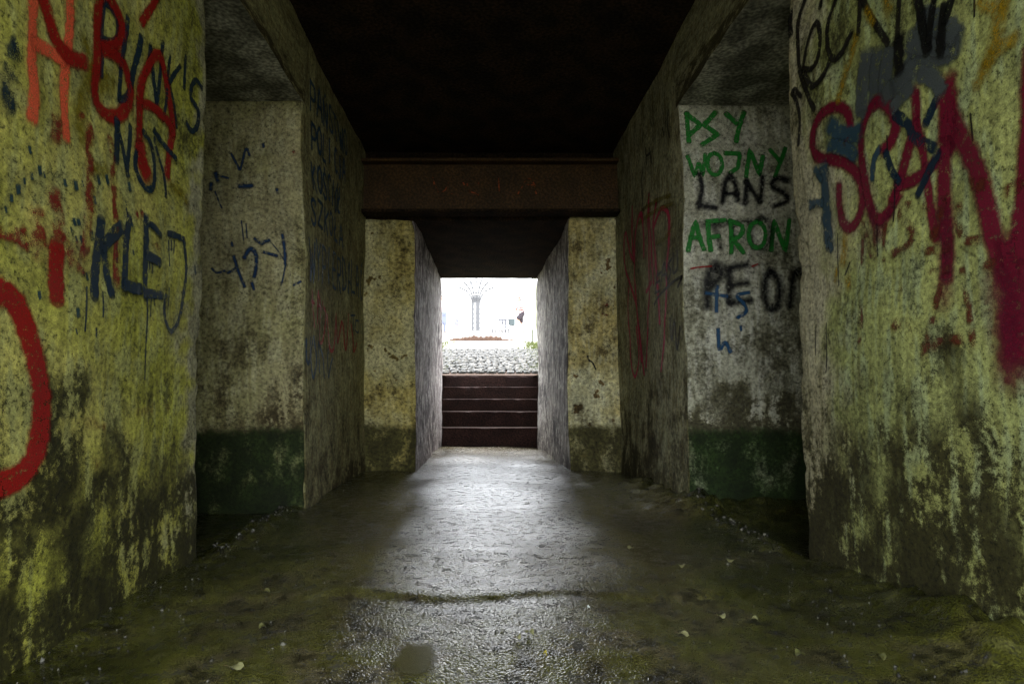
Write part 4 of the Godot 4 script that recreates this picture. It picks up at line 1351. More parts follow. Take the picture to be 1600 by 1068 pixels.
	paint(g, "paint_stroke", "nr", "navy_worn", 0.2, "~ 1.6 : 179.4 133.5 183.8 129.3 188.5 124.6")
	g = word(right_wall, "old brown flaking letters NIS")
	paint(g, "letter", "nr", "brown_worn", 0.3, "~ 1.1 : 215.1 123.1 216.4 109.6 | ~ 1.3 : 214.5 120.8 210.6 110.9 | ~ 1 : 208.0 123.2 208.9 110.1")
	paint(g, "letter", "nr", "brown_worn", 0.3, "~ 1.1 : 203.3 119.1 204.6 108.4")
	paint(g, "letter", "nr", "brown_worn", 0.3, "~ 1.5 : 190.6 122.2 195.2 122.8 196.3 120.0 190.7 115.0 190.7 111.1 195.7 110.0 199.7 109.3")
	g = word(right_wall, "scattered brown flaking strokes among the magenta paint")
	paint(g, "paint_stroke", "nr", "brown_worn", 0.3, "~ 1.4 : 185.4 119.9 180.7 119.7 176.2 119.6")
	paint(g, "paint_stroke", "nr", "brown_worn", 0.3, "~ 1.6 : 177.2 119.4 179.4 114.9 181.7 110.1")
	paint(g, "paint_stroke", "nr", "brown_worn", 0.3, "~ 1.5 : 184.0 106.8 178.9 106.3 174.7 106.2")
	paint(g, "paint_stroke", "nr", "brown_worn", 0.3, "~ 1.4 : 171.6 116.5 171.6 111.0 168.9 106.5 164.6 105.6")
	paint(g, "paint_stroke", "nr", "brown_worn", 0.3, "~ 1.2 : 170.6 99.1 169.7 91.5 168.6 82.9 168.1 78.1")
	paint(g, "paint_stroke", "nr", "brown_worn", 0.3, "~ 1.2 : 178.9 96.3 181.9 88.3 184.6 81.2")
	paint(g, "paint_stroke", "nr", "brown_worn", 0.3, "~ 1.7 : 186.7 78.4 178.8 79.7 172.1 80.1")
	paint(g, "paint_stroke", "nr", "brown_worn", 0.3, "~ 1.6 : 198.7 86.1 197.1 87.5 196.5 86.2")
	paint(g, "paint_stroke", "nr", "brown_worn", 0.3, "~ 1.7 : 167.3 120.5 163.0 119.3")
	paint(g, "paint_stroke", "nr", "brown_worn", 0.3, "~ 1.7 : 155.3 115.3 151.2 115.5")
	paint(g, "paint_stroke", "nr", "brown_worn", 0.3, "~ 1.6 : 162.4 98.5 158.4 97.9")
	paint(g, "paint_stroke", "nr", "brown_worn", 0.3, "~ 1 : 196.0 99.9 195.4 95.9")
	paint(g, "paint_stroke", "nr", "brown_worn", 0.3, "~ 1 : 192.8 89.3 191.4 83.8")
	paint(g, "paint_stroke", "nr", "brown_worn", 0.3, "~ 1.1 : 215.5 95.2 215.2 89.3 217.5 82.0")
	paint(g, "paint_stroke", "nr", "brown_worn", 0.3, "~ 1.4 : 182.3 100.0 175.8 99.8")
	g = word(right_wall, "magenta sprayed word SCAN filling the middle of the wall")
	paint(g, "letter", "nr", "magenta", 0.4, "~ 2.3 : 224.5 154.6 221.1 158.1 222.6 163.8 228.0 168.1 235.7 169.2 242.3 166.3 244.6 160.9 241.3 155.0 232.6 150.8 224.2 146.2 218.1 139.6 216.0 132.4 217.5 126.3 223.1 123.2 228.4 127.4 230.0 134.5 229.2 140.2")
	paint(g, "letter", "nr", "magenta", 0.4, "~ 2.4 : 203.4 143.3 199.8 144.7 197.6 148.6 199.2 154.6 203.4 159.0 208.8 159.4 212.9 156.1 215.2 149.6 215.0 140.9 212.8 130.5 208.1 122.4 202.8 122.6 197.7 127.5")
	paint(g, "letter", "nr", "magenta", 0.4, "~ 2.4 : 187.8 154.8 188.4 145.6 191.2 141.1 195.5 133.4 200.3 126.3 | ~ 1.9 : 188.1 145.9 185.0 131.6 182.8 119.1 180.7 109.5 | ~ 2.3 : 197.5 130.4 189.3 129.7 180.0 131.6 174.9 134.3")
	paint(g, "letter", "nr", "magenta", 0.4, "~ 3.9 : 175.2 151.0 175.1 143.5 175.9 137.7 | ~ 2.9 : 176.0 140.3 177.4 128.5 177.5 117.9 176.6 107.0 177.3 98.0 | ~ 3.2 : 174.4 142.8 170.6 134.6 165.4 123.2 162.1 113.0 159.4 102.6 156.7 93.2 | ~ 2.8 : 148.0 146.1 149.6 127.5 151.3 113.1 153.4 98.4 | ~ 5.6 : 153.7 101.6 155.0 87.9 156.1 74.7 | ~ 2.5 : 175.0 140.6 173.4 135.4 176.4 132.4")
	g = word(right_wall, "faded magenta overspray below the word SCAN")
	paint(g, "paint_stroke", "nr", "magenta_thin", 0.8, "~ 3.4 : 177.1 116.0 176.8 103.5 178.7 91.4")
	paint(g, "paint_stroke", "nr", "magenta_thin", 0.8, "~ 2.4 : 211.0 125.8 207.4 116.4 201.1 122.9")
	paint(g, "paint_stroke", "nr", "magenta_thin", 0.8, "~ 5 : 160.1 95.1 158.5 80.5 157.8 69.4")
	g = word(right_wall, "thin black marker tag along the top of the wall")
	paint(g, "letter", "nr", "black_thin", 0.3, "~ 1.35 : 246.8 220.9 252.3 214.6 254.5 207.0 253.7 197.7 250.3 188.4 245.1 179.7 240.4 172.7")
	paint(g, "letter", "nr", "black_thin", 0.3, "~ 1.35 : 250.0 192.5 247.4 199.4 242.7 203.8 239.0 203.2 237.2 197.3 238.6 191.0 242.9 189.1 249.5 192.2")
	paint(g, "letter", "nr", "black_thin", 0.3, "~ 1.35 : 225.3 206.5 230.7 201.8 232.7 197.2 231.5 190.7 228.0 185.4 222.8 184.0 216.3 187.9")
	paint(g, "letter", "nr", "black_thin", 0.3, "~ 1.3 : 211.2 198.1 212.4 185.6 | ~ 1.3 : 211.9 198.1 203.2 183.5 197.3 174.3 | ~ 1.2 : 190.9 184.9 192.2 178.0 193.2 172.4")
	paint(g, "letter", "nr", "black_thin", 0.3, "~ 1.2 : 258.2 187.6 254.0 180.1 252.5 173.1 254.2 164.7 | ~ 1.2 : 258.3 186.6 256.1 187.4 250.8 181.9")
	paint(g, "letter", "nr", "black_thin", 0.3, "~ 1.4 : 248.2 189.6 242.0 182.1 234.7 182.3 230.1 185.1")
	g = word(right_wall, "solid black drips and strokes at the top of the wall")
	paint(g, "paint_stroke", "nr", "black", 0.25, "~ 2.6 : 192.2 172.7 192.5 167.8 192.5 163.6")
	paint(g, "paint_stroke", "nr", "black", 0.25, "~ 1.9 : 183.6 180.6 181.7 170.4 180.1 162.6")
	paint(g, "paint_stroke", "nr", "black", 0.25, "~ 1.5 : 177.0 176.2 178.4 169.9 179.4 164.8")
	paint(g, "paint_stroke", "nr", "black", 0.25, "~ 1.7 : 172.9 171.8 174.4 165.1 175.5 159.1")
	paint(g, "paint_stroke", "nr", "black", 0.25, "~ 1.4 : 170.0 171.4 173.1 166.5")
	paint(g, "paint_stroke", "nr", "black", 0.25, "~ 1.7 : 258.3 219.5 258.0 210.0")
	paint(g, "paint_stroke", "nr", "black", 0.25, "~ 1.2 : 236.5 212.6 236.9 207.6")
	g = word(right_wall, "fine black paint runs down the wall")
	paint(g, "paint_drip", "nr", "black", 0.2, "~ 0.35 : 230.4 123.1 230.5 115.2 230.4 104.6")
	paint(g, "paint_drip", "nr", "black", 0.2, "~ 0.35 : 198.0 131.9 198.8 119.1")
	paint(g, "paint_drip", "nr", "black", 0.2, "~ 0.3 : 206.5 120.3 206.5 110.0")
	paint(g, "paint_drip", "nr", "black", 0.2, "~ 0.3 : 246.5 92.1 246.4 80.5")
	paint(g, "paint_drip", "nr", "black", 0.2, "~ 0.35 : 240.0 91.9 240.1 83.7 240.4 73.7")
	paint(g, "paint_drip", "nr", "black", 0.2, "~ 0.35 : 166.8 139.0 166.5 135.3 166.5 131.9")
	paint(g, "paint_drip", "nr", "black", 0.2, "~ 0.35 : 164.0 167.7 164.0 162.6")
	paint(g, "paint_drip", "nr", "black", 0.2, "~ 0.3 : 201.5 147.2 201.6 141.2")
	paint(g, "paint_drip", "nr", "black", 0.2, "~ 0.3 : 223.9 111.6 227.3 107.7")
	g = word(right_recess_wall, "green brushed word PSY, first of the green lines")
	paint(g, "letter", "rr", "green", 0.15, "~ 1.45 : 115.2 226.8 115.6 210.3 | s 1.45 : 114.5 226.5 122.6 219.9 116.0 214.0")
	paint(g, "letter", "rr", "green", 0.15, "s 1.45 : 130.7 227.6 124.4 219.9 131.8 214.7 122.9 208.5")
	paint(g, "letter", "rr", "green", 0.15, "s 1.45 : 136.2 226.8 142.4 221.0 | ~ 1.45 : 146.4 227.6 144.2 220.2 142.0 210.7")
	g = word(right_recess_wall, "green brushed word WOJNY under PSY")
	paint(g, "letter", "rr", "green", 0.15, "s 1.2 : 113.8 201.9 117.8 190.5 120.4 198.6 122.6 191.2 124.4 203.0")
	paint(g, "letter", "rr", "green", 0.15, "~ 1.2 : 129.6 203.7 132.4 201.9 133.6 197.5 132.4 193.1 129.6 191.2 126.7 193.1 125.5 197.5 126.7 201.9 129.6 203.7")
	paint(g, "letter", "rr", "green", 0.15, "s 1.3 : 135.4 203.7 143.5 203.7 142.4 195.3 138.0 192.3")
	paint(g, "letter", "rr", "green", 0.15, "s 1.3 : 147.2 190.1 149.0 205.9 154.9 191.2 156.3 202.3")
	paint(g, "letter", "rr", "green", 0.15, "s 1.3 : 160.4 205.9 165.9 199.3 | ~ 1.3 : 169.6 207.0 165.9 197.1 163.7 190.1")
	g = word(right_recess_wall, "blurred black sprayed word LANS under WOJNY")
	paint(g, "letter", "rr", "black_spray", 0.75, "~ 1.9 : 120.4 192.0 121.8 183.5 119.6 174.0 | s 1.9 : 119.3 173.6 129.9 172.2")
	paint(g, "letter", "rr", "black_spray", 0.75, "~ 1.9 : 133.6 175.5 135.1 186.5 138.0 190.9 140.9 185.4 142.4 176.6 | s 1.6 : 134.7 180.6 141.7 180.6")
	paint(g, "letter", "rr", "black_spray", 0.75, "s 1.9 : 146.4 174.4 147.2 187.6 | s 1.9 : 147.2 187.6 154.9 175.1 | s 1.7 : 155.2 175.8 156.7 190.5")
	paint(g, "letter", "rr", "black_spray", 0.75, "~ 1.9 : 171.4 187.9 165.2 189.4 161.8 185.0 168.5 181.0 170.7 176.6 163.7 173.3")
	g = word(right_recess_wall, "smudged black letters behind the green word AFRON")
	paint(g, "letter", "rr", "black_faint", 0.9, "s 2.2 : 123.3 163.0 135.8 163.7 | s 2.2 : 129.2 163.4 132.9 149.4")
	paint(g, "letter", "rr", "black_faint", 0.9, "~ 2.6 : 155.6 166.3 160.0 163.7 161.8 157.5 160.0 151.3 155.6 148.7 151.2 151.3 149.4 157.5 151.2 163.7 155.6 166.3")
	paint(g, "letter", "rr", "black_faint", 0.9, "s 2 : 138.7 163.4 149.0 164.1 | s 2 : 139.5 163.4 139.5 148.7")
	g = word(right_recess_wall, "green brushed word AFRON below LANS")
	paint(g, "letter", "rr", "green", 0.15, "s 1.4 : 114.9 147.9 118.5 164.5 123.7 148.7 | s 1.3 : 116.3 155.3 122.2 155.3")
	paint(g, "letter", "rr", "green", 0.15, "~ 1.4 : 125.5 164.1 127.3 147.9 | s 1.3 : 124.8 164.5 135.1 165.2 | s 1.3 : 126.2 155.3 131.8 156.0")
	paint(g, "letter", "rr", "green", 0.15, "~ 1.4 : 138.0 164.8 139.1 146.5 | ~ 1.4 : 137.6 164.5 144.6 161.5 143.5 156.0 138.7 154.5 | s 1.4 : 139.1 154.9 146.1 146.5")
	paint(g, "letter", "rr", "green", 0.15, "~ 1.3 : 153.4 164.1 157.0 161.9 158.5 156.8 157.0 151.6 153.4 149.4 149.8 151.6 148.3 156.8 149.8 161.9 153.4 164.1")
	paint(g, "letter", "rr", "green", 0.15, "s 1.4 : 162.2 147.9 164.0 165.2 170.3 147.9 172.9 165.9")
	g = word(right_recess_wall, "blurred black sprayed letters PE OA below AFRON")
	paint(g, "letter", "rr", "black_spray", 0.95, "~ 3 : 125.9 116.4 127.0 134.0 130.7 139.9 134.0 134.7 128.8 128.1")
	paint(g, "letter", "rr", "black_spray", 0.95, "s 2.2 : 138.7 136.9 138.0 118.6 | s 2 : 137.6 138.0 148.6 139.9 | s 2 : 138.4 128.1 148.3 129.6 | s 2.2 : 138.7 118.2 150.5 119.7")
	paint(g, "letter", "rr", "black_spray", 0.95, "~ 2.5 : 161.8 135.5 165.0 132.3 166.3 124.8 165.0 117.3 161.8 114.2 158.7 117.3 157.4 124.8 158.7 132.3 161.8 135.5")
	paint(g, "letter", "rr", "black_spray", 0.95, "~ 2.3 : 172.1 115.6 174.7 134.7 179.1 134.7")
	g = word(right_recess_wall, "short red line under the green words")
	paint(g, "paint_stroke", "rr", "red", 0.3, "~ 0.5 : 116.3 137.7 120.4 138.4 128.4 139.1")
	paint(g, "paint_stroke", "rr", "red", 0.3, "~ 0.5 : 151.2 138.8 154.5 140.2")
	g = word(right_recess_wall, "small blue letters t s w low on the recess wall")
	paint(g, "letter", "rr", "blue", 0.25, "~ 1.1 : 131.8 127.8 130.7 113.4 | ~ 1 : 125.1 124.1 137.3 121.9")
	paint(g, "letter", "rr", "blue", 0.25, "~ 1.1 : 149.4 124.1 142.8 122.3 146.4 117.5 147.2 113.4 142.0 109.8")
	paint(g, "letter", "rr", "blue", 0.25, "~ 1.1 : 131.4 103.5 132.1 91.4 135.1 95.8 138.4 90.0 | ~ 0.8 : 143.5 105.0 143.9 102.4")
	g = word(left_recess_wall, "worn blue brush marks on the recess wall")
	paint(g, "paint_stroke", "rl", "blue_worn", 0.5, "~ 0.9 : -147.2 203.7 -143.1 196.4 -141.3 194.6 -138.0 206.3 -135.8 202.3")
	paint(g, "paint_stroke", "rl", "blue_worn", 0.5, "~ 1 : -128.1 209.2 -127.7 207.0")
	paint(g, "paint_stroke", "rl", "blue_worn", 0.5, "~ 1.4 : -156.0 192.3 -154.5 187.6")
	paint(g, "paint_stroke", "rl", "blue_worn", 0.5, "~ 0.7 : -154.5 190.9 -148.3 189.0")
	paint(g, "paint_stroke", "rl", "blue_worn", 0.5, "~ 1.3 : -158.2 186.5 -158.5 182.8")
	paint(g, "paint_stroke", "rl", "blue_worn", 0.5, "~ 0.5 : -156.0 181.7 -151.9 172.2")
	paint(g, "paint_stroke", "rl", "blue_worn", 0.5, "~ 1.4 : -142.0 184.6 -134.3 185.0")
	paint(g, "paint_stroke", "rl", "blue_worn", 0.5, "~ 0.9 : -120.4 182.8 -120.0 180.6")
	paint(g, "paint_stroke", "rl", "blue_worn", 0.5, "~ 1 : -134.7 154.9 -131.0 152.0 -128.8 153.1 -125.9 153.8")
	paint(g, "paint_stroke", "rl", "blue_worn", 0.5, "~ 1 : -129.6 147.2 -125.5 146.1 -121.5 145.0")
	paint(g, "paint_stroke", "rl", "blue_worn", 0.5, "~ 1 : -118.2 157.1 -117.4 148.7 -117.1 140.2")
	paint(g, "paint_stroke", "rl", "blue_worn", 0.5, "~ 0.5 : -116.7 140.6 -118.2 134.0 -120.0 128.1")
	paint(g, "paint_stroke", "rl", "blue_worn", 0.5, "~ 0.4 : -124.8 152.3 -121.1 147.9 -117.4 142.1")
	paint(g, "paint_stroke", "rl", "blue_worn", 0.5, "~ 1.1 : -146.4 145.4 -144.6 137.7 -140.2 127.4")
	paint(g, "paint_stroke", "rl", "blue_worn", 0.5, "~ 1.4 : -140.9 144.3 -137.3 149.4 -134.3 145.7 -134.3 138.4 -135.4 133.3")
	paint(g, "paint_stroke", "rl", "blue_worn", 0.5, "~ 1 : -136.5 130.3 -135.1 125.9")
	paint(g, "paint_stroke", "rl", "blue_worn", 0.5, "~ 0.8 : -159.3 138.4 -156.3 135.8 -151.9 136.9")
	paint(g, "paint_stroke", "rl", "blue_worn", 0.5, "~ 0.8 : -150.5 135.5 -146.1 138.4")
	paint(g, "paint_stroke", "rl", "blue_worn", 0.5, "~ 0.8 : -112.7 128.1 -108.3 130.3")
	paint(g, "paint_stroke", "rl", "blue_worn", 0.5, "~ 0.4 : -141.7 165.2 -140.6 153.8")
	paint(g, "paint_stroke", "rl", "blue_worn", 0.5, "~ 0.4 : -139.1 163.4 -138.7 155.3")
	paint(g, "paint_stroke", "rl", "blue_worn", 0.5, "~ 0.9 : -147.2 153.1 -146.8 150.9")
	g = word(left_recess_wall, "small red paint spots near the recess edge")
	paint(g, "paint_dab", "rl", "red_worn", 0.3, "~ 1 : -109.7 204.5 -109.0 202.6 -110.5 200.1")
	g = word(right_pier, "small black painted squiggle on the pier")
	paint(g, "paint_stroke", "pr", "black", 0.2, "~ 0.7 : 86.7 99.2 88.3 95.4 91.1 93.2 93.8 87.6")
	g = word(right_pier, "faint red specks on the pier")
	paint(g, "paint_dab", "pr", "red_worn", 0.5, "~ 1.6 : 96.0 146.7 102.7 143.4 107.1 146.7")
	paint(g, "paint_dab", "pr", "red_worn", 0.5, "~ 1 : 99.4 135.7 103.8 134.6")
	g = word(beam, "scratched orange letter traces on the beam web")
	paint(g, "letter", "bm", "orange_worn", 0.3, "~ 0.8 : -46.1 249.3 -44.4 241.7 -40.1 236.3 -35.2 239.5 -33.6 244.9")
	paint(g, "letter", "bm", "orange_worn", 0.3, "~ 0.8 : -30.4 235.2 -27.6 238.4 | ~ 0.8 : -21.7 246.6 -19.5 242.8")
	paint(g, "letter", "bm", "orange_worn", 0.3, "~ 0.8 : -15.2 237.4 -7.6 234.6 | ~ 0.9 : -9.2 247.1 -7.6 243.9")
	paint(g, "letter", "bm", "orange_worn", 0.3, "~ 0.8 : 8.7 250.4 9.8 237.4")
	paint(g, "letter", "bm", "orange_worn", 0.3, "~ 0.8 : 25.5 235.2 30.4 243.9 34.7 248.2 39.0 243.9 41.2 235.2 | ~ 0.7 : 29.3 242.8 39.0 242.8")
	paint(g, "letter", "bm", "orange_worn", 0.3, "~ 0.8 : -17.3 243.9 -15.7 237.4")
	g = word(right_side_wall, "mustard squiggles behind the tall magenta letters")
	paint(g, "paint_stroke", "mr", "yellow", 0.5, "~ 1.6 : 459.3 197.3 415.1 192.0 386.8 185.7")
	paint(g, "paint_stroke", "mr", "yellow", 0.5, "~ 1.6 : 467.6 190.3 421.9 186.5 381.9 179.6")
	paint(g, "paint_stroke", "mr", "yellow", 0.5, "~ 1.6 : 417.2 164.3 393.8 163.4 385.3 168.3")
	paint(g, "paint_stroke", "mr", "yellow", 0.5, "~ 1.4 : 444.7 196.6 437.3 201.4")
	g = word(right_side_wall, "tall thin magenta sprayed letters")
	paint(g, "letter", "mr", "magenta_dim", 0.35, "~ 2.6 : 490.7 209.8 490.2 191.5 483.8 166.6 | ~ 1.9 : 483.9 165.7 500.1 179.0 512.4 195.2 520.1 189.8 512.7 166.5 492.1 145.2 479.0 126.3 473.1 101.9 465.2 79.9")
	paint(g, "letter", "mr", "magenta_dim", 0.35, "~ 2.4 : 451.0 162.4 452.8 185.4 461.4 195.6 471.5 191.4 481.5 170.0 480.7 131.3 472.1 90.0")
	paint(g, "letter", "mr", "magenta_dim", 0.35, "~ 1.9 : 440.6 203.4 440.8 178.7 437.8 151.7 447.4 117.8 462.8 85.4 | ~ 1.9 : 440.9 199.9 433.1 168.1 425.4 139.9 | ~ 1.9 : 451.2 138.1 431.8 141.9")
	paint(g, "letter", "mr", "magenta_dim", 0.35, "~ 2.4 : 421.4 192.7 426.0 174.9 418.4 147.9 414.9 111.9 | ~ 1.9 : 425.9 176.2 408.1 184.2 394.2 177.0 392.5 162.3 398.8 132.0 406.6 102.8 417.2 80.9")
	paint(g, "letter", "mr", "magenta_dim", 0.35, "~ 1.5 : 507.2 150.2 511.8 125.4 507.7 94.4 497.9 79.4 483.9 93.1 486.0 117.5")
	g = word(right_side_wall, "black marker word EASY with an arrow under it")
	paint(g, "letter", "mr", "black", 0.2, "~ 1.1 : 415.5 145.6 422.7 132.6 | ~ 1 : 417.2 143.4 406.6 143.9 | ~ 1 : 420.7 139.0 411.4 139.1 | ~ 1 : 422.7 133.1 413.4 132.8")
	paint(g, "letter", "mr", "black", 0.2, "~ 1.1 : 410.2 135.6 400.5 148.3 394.4 134.4 | ~ 0.9 : 406.8 141.5 395.4 140.1")
	paint(g, "letter", "mr", "black", 0.2, "~ 1.1 : 385.4 147.5 392.3 145.0 385.9 139.9 392.9 136.5")
	paint(g, "letter", "mr", "black", 0.2, "~ 1.1 : 381.3 149.7 382.0 139.1 375.6 139.4 374.9 150.1")
	paint(g, "letter", "mr", "black", 0.2, "~ 1 : 428.1 125.8 404.6 131.4 366.2 133.8 | ~ 1 : 366.2 133.8 373.9 128.6")
	g = word(right_side_wall, "short black marks high on the side wall")
	paint(g, "paint_stroke", "mr", "black_thin", 0.3, "~ 1.1 : 448.5 238.1 445.9 225.5")
	paint(g, "paint_stroke", "mr", "black_thin", 0.3, "~ 1 : 438.2 234.1 432.3 221.5")
	paint(g, "paint_stroke", "mr", "black_thin", 0.3, "~ 1 : 445.4 231.6 435.1 229.5")
	paint(g, "paint_stroke", "mr", "black_thin", 0.3, "~ 1 : 385.9 237.1 387.7 230.9 384.4 220.3")
	paint(g, "paint_stroke", "mr", "black_thin", 0.3, "~ 1 : 403.0 233.5 397.7 226.5")
	paint(g, "paint_stroke", "mr", "black_thin", 0.3, "~ 1 : 393.0 233.2 394.8 227.7")
	paint(g, "paint_stroke", "mr", "black_thin", 0.3, "~ 1 : 455.0 227.0 459.3 197.3")
	g = word(right_side_wall, "dark scrawl low on the side wall")
	paint(g, "paint_stroke", "mr", "black_thin", 0.4, "~ 1.2 : 391.9 112.0 390.0 99.3 381.4 110.0 380.0 92.7 371.7 105.1")
	g = word(left_side_wall, "red scrawled letters low on the side wall")
	paint(g, "letter", "ml", "red_dark", 0.25, "~ 1.3 : 378.6 127.5 382.7 117.0 388.3 106.2 | ~ 1.2 : 378.6 121.0 386.9 120.7")
	paint(g, "letter", "ml", "red_dark", 0.25, "~ 1.3 : 394.1 129.2 394.1 119.4 395.5 109.7 | ~ 1.3 : 394.1 128.8 406.1 117.0 | ~ 1 : 394.1 120.2 403.0 120.6")
	paint(g, "letter", "ml", "red_dark", 0.25, "~ 1.3 : 409.3 124.8 403.0 112.6 404.6 99.0 412.5 101.3 420.6 117.2 414.1 122.1")
	paint(g, "letter", "ml", "red_dark", 0.25, "~ 1.3 : 424.0 118.4 427.4 98.3 438.0 97.0 445.4 119.8")
	paint(g, "letter", "ml", "red_dark", 0.25, "~ 1.3 : 445.4 122.0 449.2 101.8 460.9 118.5 469.0 98.8 479.6 126.4")
	paint(g, "letter", "ml", "red_dark", 0.25, "~ 1.2 : 486.2 119.9 493.0 99.5 502.4 106.7")
	g = word(left_side_wall, "dark painted letters near the foot of the side wall")
	paint(g, "letter", "ml", "navy_dim", 0.3, "~ 1.4 : 368.1 97.4 370.6 84.6 377.2 86.9 377.2 99.0")
	paint(g, "letter", "ml", "navy_dim", 0.3, "~ 1.4 : 385.5 100.8 379.9 87.0 385.5 75.8 392.6 87.8 386.9 100.2")
	paint(g, "letter", "ml", "navy_dim", 0.3, "~ 1.3 : 403.0 98.9 404.6 79.6 | ~ 1.3 : 404.6 98.2 414.1 89.0 415.7 76.6")
	paint(g, "letter", "ml", "navy_dim", 0.3, "~ 1.2 : 427.4 96.2 429.1 77.0 438.0 90.4")
	g = word(left_side_wall, "small dark writing right of the red scrawl")
	paint(g, "letter", "ml", "navy_dim", 0.3, "~ 0.9 : 488.5 126.5 504.8 128.6 | ~ 0.9 : 495.3 127.4 495.3 116.0")
	paint(g, "letter", "ml", "navy_dim", 0.3, "~ 0.9 : 507.2 124.8 502.4 117.2 514.6 116.5 517.1 125.0 507.2 124.8")
	paint(g, "letter", "ml", "navy_dim", 0.3, "~ 0.9 : 527.4 124.6 530.0 116.9 | ~ 0.9 : 538.1 125.8 538.1 116.7")
	g = word(left_side_wall, "topmost line of dark blue writing, PAŃSTWO")
	paint(g, "letter", "ml", "navy_dim", 0.25, "~ 1.35 : 382.0 235.6 382.0 253.6 | ~ 1.35 : 382.0 253.6 390.4 252.7 391.8 248.2 389.7 244.6 382.0 243.7")
	paint(g, "letter", "ml", "navy_dim", 0.25, "~ 1.35 : 396.2 238.6 401.1 256.6 406.7 238.6 | ~ 1.35 : 398.3 245.4 404.6 245.4")
	paint(g, "letter", "ml", "navy_dim", 0.25, "~ 1.35 : 410.3 238.0 410.3 256.0 | ~ 1.35 : 410.3 256.0 419.4 238.0 | ~ 1.35 : 419.4 238.0 419.4 256.0 | ~ 1.35 : 414.5 257.8 416.6 260.5")
	paint(g, "letter", "ml", "navy_dim", 0.25, "~ 1.35 : 433.5 256.3 430.0 259.0 425.5 256.3 426.1 251.8 432.1 248.2 433.1 243.7 429.3 241.0 424.7 243.1")
	paint(g, "letter", "ml", "navy_dim", 0.25, "~ 1.35 : 436.9 258.4 447.4 258.4 | ~ 1.35 : 442.2 258.4 442.2 240.4")
	paint(g, "letter", "ml", "navy_dim", 0.25, "~ 1.35 : 451.0 257.9 453.8 239.9 | ~ 1.35 : 453.8 239.9 456.6 252.5 | ~ 1.35 : 456.6 252.5 459.4 239.9 | ~ 1.35 : 459.4 239.9 462.2 257.9")
	paint(g, "letter", "ml", "navy_dim", 0.25, "~ 1.35 : 470.0 260.8 465.8 256.3 465.8 247.3 470.0 242.8 474.2 247.3 474.2 256.3 470.0 260.8")
	g = word(left_side_wall, "second line of dark blue writing, POLICJA")
	paint(g, "letter", "ml", "navy_dim", 0.25, "~ 1.35 : 386.0 213.6 386.0 229.6 | ~ 1.35 : 386.0 229.6 393.4 228.8 394.6 224.8 392.8 221.6 386.0 220.8")
	paint(g, "letter", "ml", "navy_dim", 0.25, "~ 1.35 : 401.1 232.4 397.5 228.4 397.5 220.4 401.1 216.4 404.8 220.4 404.8 228.4 401.1 232.4")
	paint(g, "letter", "ml", "navy_dim", 0.25, "~ 1.35 : 409.2 231.7 409.2 215.7 | ~ 1.35 : 409.2 215.7 416.0 216.0")
	paint(g, "letter", "ml", "navy_dim", 0.25, "~ 1.35 : 424.1 234.5 424.1 218.5")
	paint(g, "letter", "ml", "navy_dim", 0.25, "~ 1.35 : 441.6 231.5 438.9 233.9 435.3 230.7 434.7 224.3 435.9 219.5 438.9 217.9 441.6 219.8")
	paint(g, "letter", "ml", "navy_dim", 0.25, "~ 1.35 : 450.3 233.2 450.7 221.2 448.5 217.2 445.5 219.1")
	paint(g, "letter", "ml", "navy_dim", 0.25, "~ 1.35 : 457.2 220.0 461.5 236.0 466.4 220.0 | ~ 1.35 : 459.1 226.1 464.6 226.1")
	g = word(left_side_wall, "third line of dark blue writing, KOŚCIÓŁ")
	paint(g, "letter", "ml", "navy_dim", 0.25, "~ 1.35 : 383.6 188.6 383.6 204.6 | ~ 1.35 : 390.6 204.6 383.6 195.8 | ~ 1.35 : 385.0 196.6 391.1 188.6")
	paint(g, "letter", "ml", "navy_dim", 0.25, "~ 1.35 : 399.5 207.6 396.0 203.6 396.0 195.6 399.5 191.6 403.0 195.6 403.0 203.6 399.5 207.6")
	paint(g, "letter", "ml", "navy_dim", 0.25, "~ 1.35 : 413.2 204.6 410.3 207.0 406.6 204.6 407.0 200.6 412.0 197.4 412.9 193.4 409.7 191.0 405.9 192.9 | ~ 1.35 : 409.7 208.6 411.5 211.0")
	paint(g, "letter", "ml", "navy_dim", 0.25, "~ 1.35 : 424.7 207.6 422.1 210.0 418.6 206.8 418.0 200.4 419.2 195.6 422.1 194.0 424.7 195.9")
	paint(g, "letter", "ml", "navy_dim", 0.25, "~ 1.35 : 431.6 209.4 431.6 193.4")
	paint(g, "letter", "ml", "navy_dim", 0.25, "~ 1.35 : 445.2 208.9 441.7 204.9 441.7 196.9 445.2 192.9 448.7 196.9 448.7 204.9 445.2 208.9 | ~ 1.35 : 445.2 210.5 446.9 212.9")
	paint(g, "letter", "ml", "navy_dim", 0.25, "~ 1.35 : 452.5 211.8 452.5 195.8 | ~ 1.35 : 452.5 195.8 458.3 196.2 | ~ 1.35 : 450.8 202.2 455.4 206.2")
	g = word(left_side_wall, "fourth line of dark blue writing, SZKOŁA")
	paint(g, "letter", "ml", "navy_dim", 0.25, "~ 1.35 : 388.9 180.3 385.0 182.6 379.9 180.3 380.6 176.6 387.4 173.6 388.5 169.8 384.2 167.6 379.0 169.4")
	paint(g, "letter", "ml", "navy_dim", 0.25, "~ 1.35 : 394.6 185.7 404.8 185.7 | ~ 1.35 : 404.8 185.7 394.6 170.7 | ~ 1.35 : 394.6 170.7 405.3 170.7")
	paint(g, "letter", "ml", "navy_dim", 0.25, "~ 1.35 : 410.5 170.3 410.5 185.3 | ~ 1.35 : 419.9 185.3 410.5 177.1 | ~ 1.35 : 412.4 177.8 420.7 170.3")
